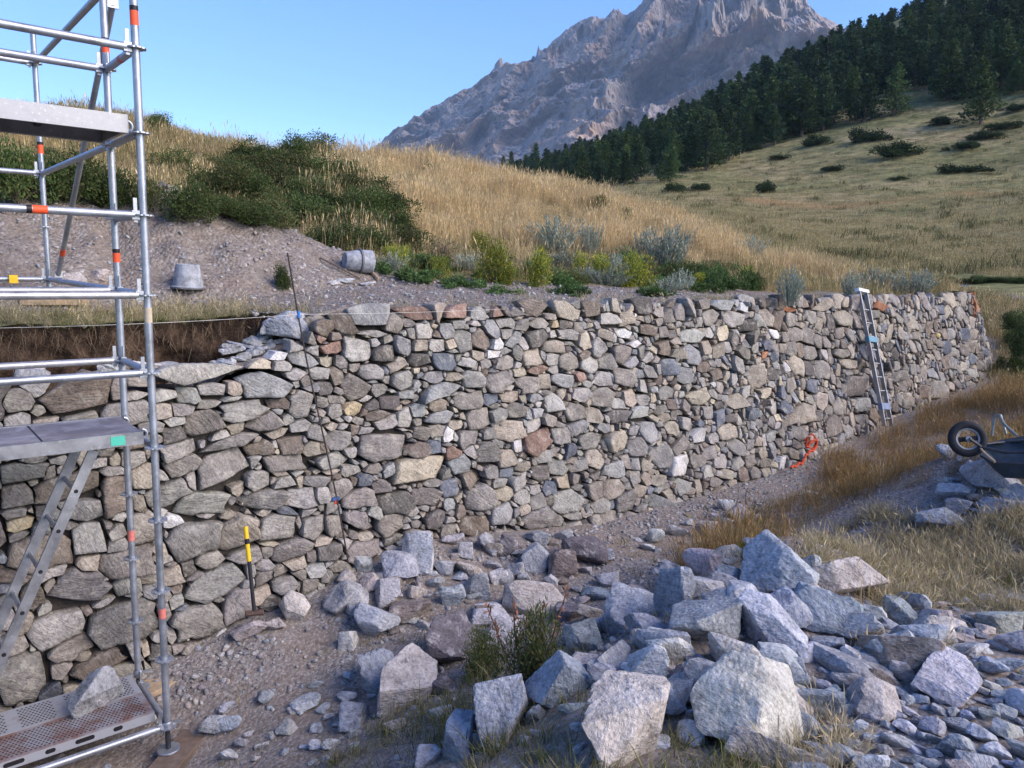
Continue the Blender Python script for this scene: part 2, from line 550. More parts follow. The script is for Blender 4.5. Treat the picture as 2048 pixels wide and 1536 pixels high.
def zu(x, y):
    x = np.asarray(x, float); y = np.asarray(y, float)
    d = np.hypot(x, y)
    h = heap(x, y)
    rough = np.clip((d - 12) / 8, 0, 1)
    return UP(x, y) + h * (1 + .10 * fbm(xy3(x, y, 1.7, 2.0), 3)) + np.clip(h * 4, 0, 1) * (.10 * fbm(xy3(x, y, 2.6), 4) + .09 * ridged(xy3(x, y, 3.2, 6.0), 4) * np.clip(h * 1.3, 0, 1)) + .022 * fbm(xy3(x, y, 1.9), 4) + .18 * rough * fbm(xy3(x, y, .33, 9.0), 3)

# materials of the ground
def gravel_material(name, base, dark, light, soil, soil_amt=.5, k=1.0):
    t = NT(name, .95, .1)
    p = t.pos()
    v = t.n("TexVoronoi"); t.set(v.inputs["Vector"], p); v.inputs["Scale"].default_value = 26 * k
    v2 = t.n("TexVoronoi"); t.set(v2.inputs["Vector"], p); v2.inputs["Scale"].default_value = 70 * k
    big = t.noise(p, 1.1, 6, .62)
    fine = t.noise(p, 30, 5, .7)
    sep = t.n("SeparateColor"); t.set(sep.inputs[0], v.outputs["Color"])
    c = t.ramp(sep.outputs[0], [(0, dark), (.45, base), (.8, base), (1, light)])
    sep2 = t.n("SeparateColor"); t.set(sep2.inputs[0], v2.outputs["Color"])
    c2 = t.ramp(sep2.outputs[1], [(0, dark), (.5, base), (1, light)])
    c = t.mix(t.ramp(fine, [(.45, 0.0), (.55, 1.0)]), c, c2)
    c = t.mix(t.ramp(big, [(.5 - .3 * soil_amt, soil_amt), (.62, 0.0)]), c, t.mix(fine, soil, tuple(x * 1.35 for x in soil)))
    c = t.mix(1.0, c, t.ramp(fine, [(.3, .75), (.7, 1.2)]), 'MULTIPLY')
    h = t.math('SUBTRACT', t.math('MULTIPLY', fine, .9), t.math('MULTIPLY', v.outputs["Distance"], 1.3))
    return t.out(c, t.bump(h, .5, .018))
M_TRENCH = gravel_material("gravel_ground", (.225, .20, .178), (.12, .105, .095), (.36, .335, .31), (.195, .148, .11), .85)
M_SPOIL = gravel_material("spoil_gravel", (.30, .265, .25), (.20, .175, .165), (.42, .38, .36), (.27, .225, .20), .5, .8)

# front sheet
s1 = np.concatenate([np.arange(-9, -3, .4), np.arange(-3, 11, .085), np.arange(11, 20, .16), np.arange(20, 46, .6)])
w1 = np.concatenate([[1.2, 1.05], np.arange(.95, -4.5, -.085), np.arange(-4.5, -9, -.3), np.arange(-9, -30, -1.2)])
Sg, Wg = np.meshgrid(s1, w1, indexing='ij')
Wg = Wg + np.clip((Sg - 19.2) / 1.0, 0, 1) * 5.0 * np.clip((Wg + 1) / 2, 0, 1)
G = SW(Sg, Wg)
x, y = G[..., 0], G[..., 1]
near = np.clip(1 - np.hypot(x, y - 5) / 14, 0, 1)
G[..., 2] = zf(x, y) + near * (.010 * ridged(xy3(x, y, 5.0), 3) + .02 * fbm(xy3(x, y, 3.0, 3.3), 3))
def grid_faces(a, b):
    i = np.arange(a * b).reshape(a, b)
    return np.stack([i[:-1, :-1], i[1:, :-1], i[1:, 1:], i[:-1, 1:]], -1).reshape(-1, 4)
o = obj("ground", mesh("ground", G.reshape(-1, 3), grid_faces(*G.shape[:2])[:, ::-1], M_TRENCH))
tag(o, kind="structure", label="gravel and soil ground in front of the stone wall")

# upper sheet: spoil, path, hill
t = NT("hill_soil", .95, .1)
p = t.pos()
big = t.noise(p, .35, 6, .65)
fine = t.noise(p, 9, 6, .7)
c = t.mix(t.ramp(big, [(.42, 0.0), (.6, 1.0)]), (.20, .15, .075), (.11, .105, .05))
c = t.mix(1.0, c, t.ramp(fine, [(.3, .6), (.7, 1.35)]), 'MULTIPLY')
v = t.n("TexVoronoi"); t.set(v.inputs["Vector"], p); v.inputs["Scale"].default_value = 24
sep = t.n("SeparateColor"); t.set(sep.inputs[0], v.outputs["Color"])
gv = t.ramp(sep.outputs[0], [(0, (.16, .138, .122)), (.5, (.225, .196, .172)), (.85, (.25, .22, .195)), (1, (.40, .37, .34))])
gv = t.mix(t.ramp(t.noise(p, 2.0, 6, .7), [(.4, 0.0), (.62, .7)]), gv, (.20, .158, .126))
gv = t.mix(1.0, gv, t.ramp(fine, [(.3, .8), (.7, 1.15)]), 'MULTIPLY')
msk = t.attr("Col").outputs["Color"]
sepm = t.n("SeparateColor"); t.set(sepm.inputs[0], msk)
mk = t.ramp(t.math('ADD', sepm.outputs[0], t.math('MULTIPLY', t.math('SUBTRACT', t.noise(p, 3.0, 5, .7), .5), .8)), [(.42, 0.0), (.56, 1.0)])
turf = t.mix(t.ramp(t.noise(p, 5.0, 5, .7), [(.4, 0.0), (.6, 1.0)]), (.21, .175, .08), (.12, .125, .05))
mt = t.ramp(t.math('ADD', sepm.outputs[1], t.math('MULTIPLY', t.math('SUBTRACT', t.noise(p, 4.0, 5, .7), .5), .7)), [(.42, 0.0), (.56, 1.0)])
c = t.mix(mk, c, gv)
c = t.mix(mt, c, turf)
h = t.math('SUBTRACT', t.math('MULTIPLY', fine, 1.2), t.math('MULTIPLY', t.math('MULTIPLY', v.outputs["Distance"], mk), .9))
M_HILL = t.out(c, t.bump(h, .8, .04))
s2 = np.concatenate([np.arange(-16, -5, .35), np.arange(-5, 9, .1), np.arange(9, 22, .16), np.arange(22, 44, .6)])
f2 = np.concatenate([np.arange(0, 8, .1), np.arange(8, 16, .25), np.arange(16, 40, .6)])
Sg, Fg = np.meshgrid(s2, f2, indexing='ij')
Wg = w_edge(Sg) + Fg + np.where(Fg < .5, .10 * fbm(xy3(Sg * 2.2, Fg * 0, 1), 3), 0) * np.clip((1.9 - Sg) * 2, .15, 1)
G = SW(Sg, Wg)
x, y = G[..., 0], G[..., 1]
G[..., 2] = zu(x, y)
G[:, 0, 2] -= np.where((s2 > 18.2) & (s2 < 22.6), 2.4, np.where(s2 >= 22.6, .6, 0))
hp = heap(x, y)
d = np.hypot(x, y)
# grey spoil: the heap and the strip of path behind the wall; turf: the strip at the cut edge on the left
spoil = np.clip(hp * 5, 0, 1)
strip = np.interp(Sg, [-16, 0, 3, 6, 9, 12, 15, 16], [3.6, 3.6, 4.2, 2.6, 2.0, 1.5, .4, 0])
spoil = np.maximum(spoil, np.clip((strip - Fg) * 1.5 + .4, 0, 1) * (Sg < 16))
left = np.clip((1.6 - Sg) * 1.5, 0, 1)
turf = left * np.clip(1.5 - Fg * .95, 0, 1)
spoil = spoil * (1 - turf)
colr = np.stack([spoil, turf, spoil * 0], -1).reshape(-1, 3)
o = obj("hillside", mesh("hillside", G.reshape(-1, 3), grid_faces(*G.shape[:2]), M_HILL, colr))
tag(o, kind="structure", label="grassy hillside with grey spoil heap and gravel strip above the wall")

# cut face of dark soil with roots, behind the unfinished end of the wall
t = NT("cut_soil", .97, .08)
p = t.pos()
n1 = t.noise(t.scaled(p, (1, 1, .45)), 9, 7, .7, .6)
n2 = t.noise(p, 38, 4, .7)
c = t.ramp(n1, [(.3, (.022, .016, .012)), (.48, (.075, .05, .036)), (.62, (.135, .09, .062)), (.78, (.23, .18, .125))])
c = t.mix(.8, c, t.ramp(n2, [(.3, .55), (.7, 1.35)]), 'MULTIPLY')
M_SOIL = t.out(c, t.bump(t.math('ADD', n1, t.math('MULTIPLY', n2, .4)), 1.0, .06))
ss = np.arange(-5, 2.6, .05)
hh = np.linspace(0, 1, 20)
Sg, Hg = np.meshgrid(ss, hh, indexing='ij')
w0 = w_edge(Sg) + .10 * fbm(xy3(Sg * 2.2, Sg * 0, 1), 3) * np.clip((1.9 - Sg) * 2, .15, 1)
top = SW(Sg, w0); zt = zu(top[..., 0], top[..., 1]) - .012
Wg = w0 + np.where(Hg > 0, .05 + .10 * np.sin(Hg * 2.6) + .16 * fbm(np.stack([Sg * 4, Hg * 4, Sg * 0], -1), 4) * np.clip(Hg * 4, 0, 1), 0)
G = SW(Sg, Wg, zt + Hg * (-1.55 - zt))
o = obj("soil_bank", mesh("soil_bank", G.reshape(-1, 3), grid_faces(*G.shape[:2])[:, ::-1], M_SOIL))
tag(o, kind="structure", label="dark cut soil bank with roots behind the unfinished wall end")
# ledge of earth and backfill between that face and the wall
Sg, Wg = np.meshgrid(np.arange(-5, 2.8, .07), np.arange(1.45, 2.5, .07), indexing='ij')
G = SW(Sg, Wg, np.interp(Sg, [-5, -.5, .6, 1.0, 1.6, 2.2], [-1.30, -1.25, -1.22, -1.02, -.82, -.70]) + .05 * fbm(np.stack([Sg * 4, Wg * 4, Sg * 0], -1), 3))
o = obj("backfill_ledge", mesh("backfill_ledge", G.reshape(-1, 3), grid_faces(*G.shape[:2]), M_TRENCH))
tag(o, kind="structure", label="gravel backfill ledge behind the low end of the wall")

# ------------------------------------------------------------------ meadow and forest slope across the valley (built in azimuth and distance)
_px = [(1500, 522, 33), (1700, 553, 34), (1850, 556, 35), (2048, 556, 36.5), (2300, 560, 37), (1500, 560, 28), (1700, 590, 28), (1850, 595, 28), (2048, 605, 28), (2300, 610, 28), (1800, 512, 43), (2048, 505, 46), (2300, 490, 46), (1400, 452, 50), (1650, 445, 62), (2048, 420, 65), (2300, 400, 65),
       (1300, 405, 72), (1550, 385, 85), (1800, 355, 90), (2048, 330, 95), (2300, 290, 95), (1230, 372, 100), (1450, 330, 115), (1650, 290, 120), (1850, 250, 125), (2048, 215, 128), (2300, 160, 128),
       (1120, 345, 190), (1000, 338, 300), (1300, 290, 190), (1500, 225, 180), (1750, 140, 175), (2048, 60, 175), (2300, -30, 175),
       (1040, 338, 330), (1200, 300, 290), (1400, 228, 260), (1550, 172, 245), (1660, 125, 235), (1760, 62, 230), (1900, 0, 220), (2048, -70, 215), (2300, -180, 210),
       (1040, 380, 400), (1200, 345, 400), (1400, 300, 400), (1550, 260, 400), (1660, 230, 400), (1760, 190, 400), (1900, 140, 400), (2048, 100, 400), (2300, 20, 400),
       (900, 400, 300), (600, 520, 200), (0, 520, 200), (-400, 520, 200), (900, 540, 60), (400, 540, 60), (-300, 540, 60), (900, 560, 30), (0, 565, 30)]
def _ae(p):
    r = ray(p[0], p[1]); h = math.hypot(r[0], r[1])
    return math.atan2(r[0], r[1]) * 4, math.log(p[2]), r[2] / h
MEAD = TPS([_ae(p) for p in _px], 3e-3)
def zm(x, y):
    d = np.hypot(x, y)
    d2 = np.minimum(d, 400)
    e = MEAD(np.arctan2(x, y) * 4, np.log(np.maximum(d2, 20)))
    z = e * d2 - np.maximum(d - 400, 0) * .12
    return z + .0025 * d * fbm(xy3(x, y, .045, 3.0), 4) + .12 * fbm(xy3(x, y, .4), 3)
az = np.radians(np.arange(-52, 58, .28)); dd = np.concatenate([np.geomspace(27, 400, 200), np.linspace(420, 900, 12)])
A, D = np.meshgrid(az, dd, indexing='ij')
G = np.stack([np.sin(A) * D, np.cos(A) * D, A * 0], -1)
G[..., 2] = zm(G[..., 0], G[..., 1])
t = NT("meadow_grass", .95, .08)
p = t.pos()
n1 = t.noise(t.scaled(p, (1, 1, 2.5)), .06, 7, .65, .6)
n2 = t.noise(p, .55, 6, .7)
n3 = t.noise(t.scaled(p, (.35, 1, 1)), 2.6, 6, .75)
c = t.ramp(n1, [(.3, (.14, .15, .06)), (.45, (.22, .205, .09)), (.58, (.30, .25, .125)), (.75, (.35, .27, .15))])
c = t.mix(t.ramp(n2, [(.38, .85), (.55, 0.0)]), c, (.075, .085, .032))
c = t.mix(1.0, c, t.ramp(n3, [(.3, .45), (.5, 1.0), (.72, 1.5)]), 'MULTIPLY')
n4 = t.noise(t.scaled(p, (.22, 1.0, 2.2)), .30, 6, .7, .4)
c = t.mix(1.0, c, t.ramp(n4, [(.32, .6), (.5, 1.0), (.68, 1.3)]), 'MULTIPLY')
rustn = t.noise(p, .045, 4, .6, .5)
c = t.mix(t.ramp(rustn, [(.62, 0.0), (.70, .7)]), c, (.36, .19, .08))
M_MEAD = t.out(c, t.bump(t.math('ADD', n2, t.math('MULTIPLY', n3, .6)), .8, .35))
o = obj("meadow", mesh("meadow", G.reshape(-1, 3), grid_faces(*G.shape[:2])[:, ::-1], M_MEAD))
tag(o, kind="structure", label="dry meadow slope rising to the forest across the valley")

# land out to the horizon
az = np.radians(np.arange(0, 360, 4)); dd = np.array([400, 800, 1500, 2600, 3800, 5000.])
A, D = np.meshgrid(az, dd, indexing='ij')
G = np.stack([np.sin(A) * D, np.cos(A) * D, -40 - D * .008], -1)
i = np.arange(len(az) * len(dd)).reshape(len(az), len(dd)); j = np.roll(i, -1, 0)
F = np.stack([i[:, :-1], i[:, 1:], j[:, 1:], j[:, :-1]], -1).reshape(-1, 4)
tag(obj("valley_floor", mesh("valley_floor", G.reshape(-1, 3), F, M_MEAD)), kind="structure", label="valley floor running out to the horizon")

# gravel road beyond the far end of the wall
pts = np.array([at(1780, 572, 34), at(1880, 574, 33.5), at(1960, 577, 32.5), at(2060, 582, 31), at(2200, 590, 30), at(2400, 606, 27), at(2700, 612, 26)])
pp = np.concatenate([pts[i] + (pts[i + 1] - pts[i]) * np.linspace(0, 1, 14, endpoint=False)[:, None] for i in range(len(pts) - 1)])
pp_road = pp
T = np.gradient(pp, axis=0)[:, :2]; T /= np.linalg.norm(T, axis=1)[:, None]; N = np.stack([-T[:, 1], T[:, 0]], -1)
wv = np.linspace(-3.0, 3.0, 20)
XY = pp[:, None, :2] + N[:, None] * wv[None, :, None]
_rs, _rw = to_sw(np.dstack([XY, XY[..., 0] * 0]))
_k = np.clip((_rw - 5.3) / .6, 0, 1)
G = np.dstack([XY, (1 - _k) * zf(XY[..., 0], XY[..., 1]) + _k * zu(XY[..., 0], XY[..., 1]) + .035])
M_ROAD = gravel_material("road_gravel", (.17, .168, .178), (.11, .11, .115), (.25, .245, .25), (.13, .12, .11), .35, .5)
tag(obj("road", mesh("road", G.reshape(-1, 3), grid_faces(*G.shape[:2])[:, ::-1], M_ROAD)), kind="structure", label="grey gravel road beyond the far end of the wall")

# ------------------------------------------------------------------ mountain
SKY = [(300, 470), (560, 395), (700, 325), (740, 302), (800, 264), (850, 232), (905, 204), (940, 198), (965, 188), (978, 160), (990, 146), (1004, 144), (1014, 160), (1030, 156), (1045, 142), (1062, 131), (1082, 128),
       (1092, 108), (1104, 86), (1120, 82), (1132, 68), (1143, 82), (1160, 74), (1190, 58), (1225, 46), (1260, 34), (1290, 20), (1330, -2), (1380, -10), (1430, -16), (1480, -14), (1520, -8), (1560, -2), (1585, 8), (1600, 20), (1640, 36), (1700, 66), (1800, 100), (1950, 150), (2200, 220)]
_sk = np.array([_ae((a, b, 1.0)) for a, b in SKY]); _sk[:, 0] /= 4
az = np.linspace(_sk[0, 0], _sk[-1, 0], 780)
crest = np.interp(az, _sk[:, 0], _sk[:, 2])
crest_s = np.convolve(np.pad(crest, 16, 'edge'), np.ones(33) / 33, 'valid')
tt = np.concatenate([np.linspace(0, 1, 260), np.linspace(1.02, 1.5, 8)])
A, T_ = np.meshgrid(az, tt, indexing='ij')
u = (A - az[0]) / (az[-1] - az[0])
dc = 3300 - 1500 * u                                     # the ridge comes nearer to the right, so its face looks left
dist = dc * (.42 + .58 * T_)
e0 = -.015
f = np.where(T_ <= 1, T_ ** 1.12, 1 - (T_ - 1) * 1.5)
C = np.where(T_ > .94, crest[:, None], crest_s[:, None])
z = (e0 + (C - e0) * f) * dc * np.where(T_ <= 1, 1, 1) * (dist / dc) ** .35
X, Y = np.sin(A) * dist, np.cos(A) * dist
# rock needles standing out of the face
for px, py, ht, wd in [(1440, 62, 150, 26), (1405, 108, 190, 30), (1388, 136, 120, 24), (1425, 118, 120, 24), (1462, 82, 130, 30), (1490, 92, 70, 22), (1540, 40, 110, 28), (1575, 62, 110, 30), (1555, 72, 80, 24), (1600, 52, 80, 26), (1330, 120, 70, 20), (1318, 138, 60, 18),
                       (1075, 165, 130, 26), (1095, 175, 110, 24), (1120, 160, 90, 22), (1060, 180, 80, 20), (1160, 130, 70, 16), (1000, 160, 70, 22), (1020, 235, 60, 16), (1235, 62, 60, 18), (1290, 45, 50, 20), (1475, 55, 90, 20), (1515, 30, 90, 22)]:
    a_, _, e_ = _ae((px, py, 1.0)); a_ /= 4
    i = int(np.argmin(abs(az - a_)))
    el = z[i] / dist[i]
    k = int(np.argmin(abs(el[:260] - e_)))
    c = np.array([math.sin(a_) * dist[i, k], math.cos(a_) * dist[i, k]])
    da = (A - a_) * dist[i, k]
    dt = (dist - dist[i, k])
    g = np.maximum(0, 1 - np.sqrt((da / wd) ** 2 + (dt / (wd * 1.9)) ** 2))
    g = g * (1 + .35 * fbm(np.stack([A * 300, T_ * 40, A * 0], -1), 3))
    dist = dist - g * ht * .5
    z = z + g * ht * .34
X, Y = np.sin(A) * dist, np.cos(A) * dist
PW = np.stack([X, Y, z * 1.0], -1)
wrp = np.stack([fbm(PW / 500 + 3, 3), fbm(PW / 500 + 11, 3), fbm(PW / 500 + 23, 3)], -1)
big_ = ridged(PW / 620 + wrp * .5, 3, .5)
lump = ridged(PW / 240 + wrp * .6, 4, .52)
dip = PW @ np.array([[.80, .30, .0], [.1, .95, 0], [.55, 0, .8]])
fine = ridged(np.stack([dip[..., 0] / 70, dip[..., 1] / 70, dip[..., 2] / 190], -1) + wrp, 5, .62)
amp = np.clip(np.minimum(T_ * 5, (1.0 - T_) * 9), 0, 1)
z = z + amp * (12 * big_ + 8 * lump + 3 * fine)
dist = dist - amp * (105 * big_ + 36 * lump + 17 * fine)
X, Y = np.sin(A) * dist, np.cos(A) * dist
G = np.stack([X, Y, z], -1)
t = NT("mountain_rock", .95, .1)
p = t.pos()
n1 = t.noise(p, .006, 9, .68, .5)
n2 = t.noise(t.scaled(p, (1, 1, .35)), .035, 7, .7, .6)
n3 = t.noise(t.scaled(p, (1, 1, 2.4)), .012, 5, .6, .8)
c = t.ramp(n1, [(.3, (.19, .18, .185)), (.48, (.25, .225, .215)), (.6, (.34, .26, .21)), (.7, (.44, .33, .25))])
c = t.mix(.9, c, t.ramp(n2, [(.3, .6), (.5, 1.0), (.7, 1.4)]), 'MULTIPLY')
c = t.mix(t.ramp(n3, [(.62, 0.0), (.7, .5)]), c, (.34, .32, .31))
M_MTN = t.out(c, t.bump(t.math('ADD', n2, n1), .8, 14))
o = obj("mountain", mesh("mountain", G.reshape(-1, 3), grid_faces(*G.shape[:2])[:, ::-1], M_MTN, None, None, False))
tag(o, kind="structure", label="craggy rock mountain rising to the right behind the forest")
# ------------------------------------------------------------------ dry stone wall
STONE = dict(g=(.238, .221, .198), l=(.328, .308, .275), n=(.236, .211, .181), t=(.333, .288, .228), c=(.41, .355, .265), d=(.125, .112, .10), b=(.145, .155, .175),
             r=(.24, .16, .125), o=(.43, .35, .22), w=(.52, .50, .47), k=(.185, .15, .12), y=(.52, .40, .17), x=(.30, .14, .075), s=(.255, .25, .24))
def wall_w(s, z, far=False):
    return WB + BATTER * (z - ZB) + .30 * np.maximum(s - (18.4 + .45 * (-.45 - z)), 0) ** 2 + (.24 if far else 0)
def wall_pt(s, z, out, far=False):
    return SW(s, wall_w(s, z, far) - np.asarray(out), z)
_tp = [wall_hit(a, b) for a, b in [(0, 800), (120, 775), (240, 765), (330, 755), (470, 752), (540, 728), (590, 700), (640, 655), (720, 628)]]
_ts = [-4] + [a[0] for a in _tp] + [4, 24]
_tz = [_tp[0][1]] + [a[1] for a in _tp] + [-.47, -.46]
def wall_top(s):
    return np.interp(s, _ts, _tz)
def wall_base(s):
    P = SW(s, .9)
    return zf(P[..., 0], P[..., 1]) - .12
_j = [wall_hit(a, b) for a, b in [(1505, 604), (1545, 690), (1560, 760), (1590, 830), (1640, 920)]]
def joint_s(z):
    zz = [q[1] for q in _j][::-1]; s_ = [q[0] for q in _j][::-1]
    return np.interp(z, zz, s_)

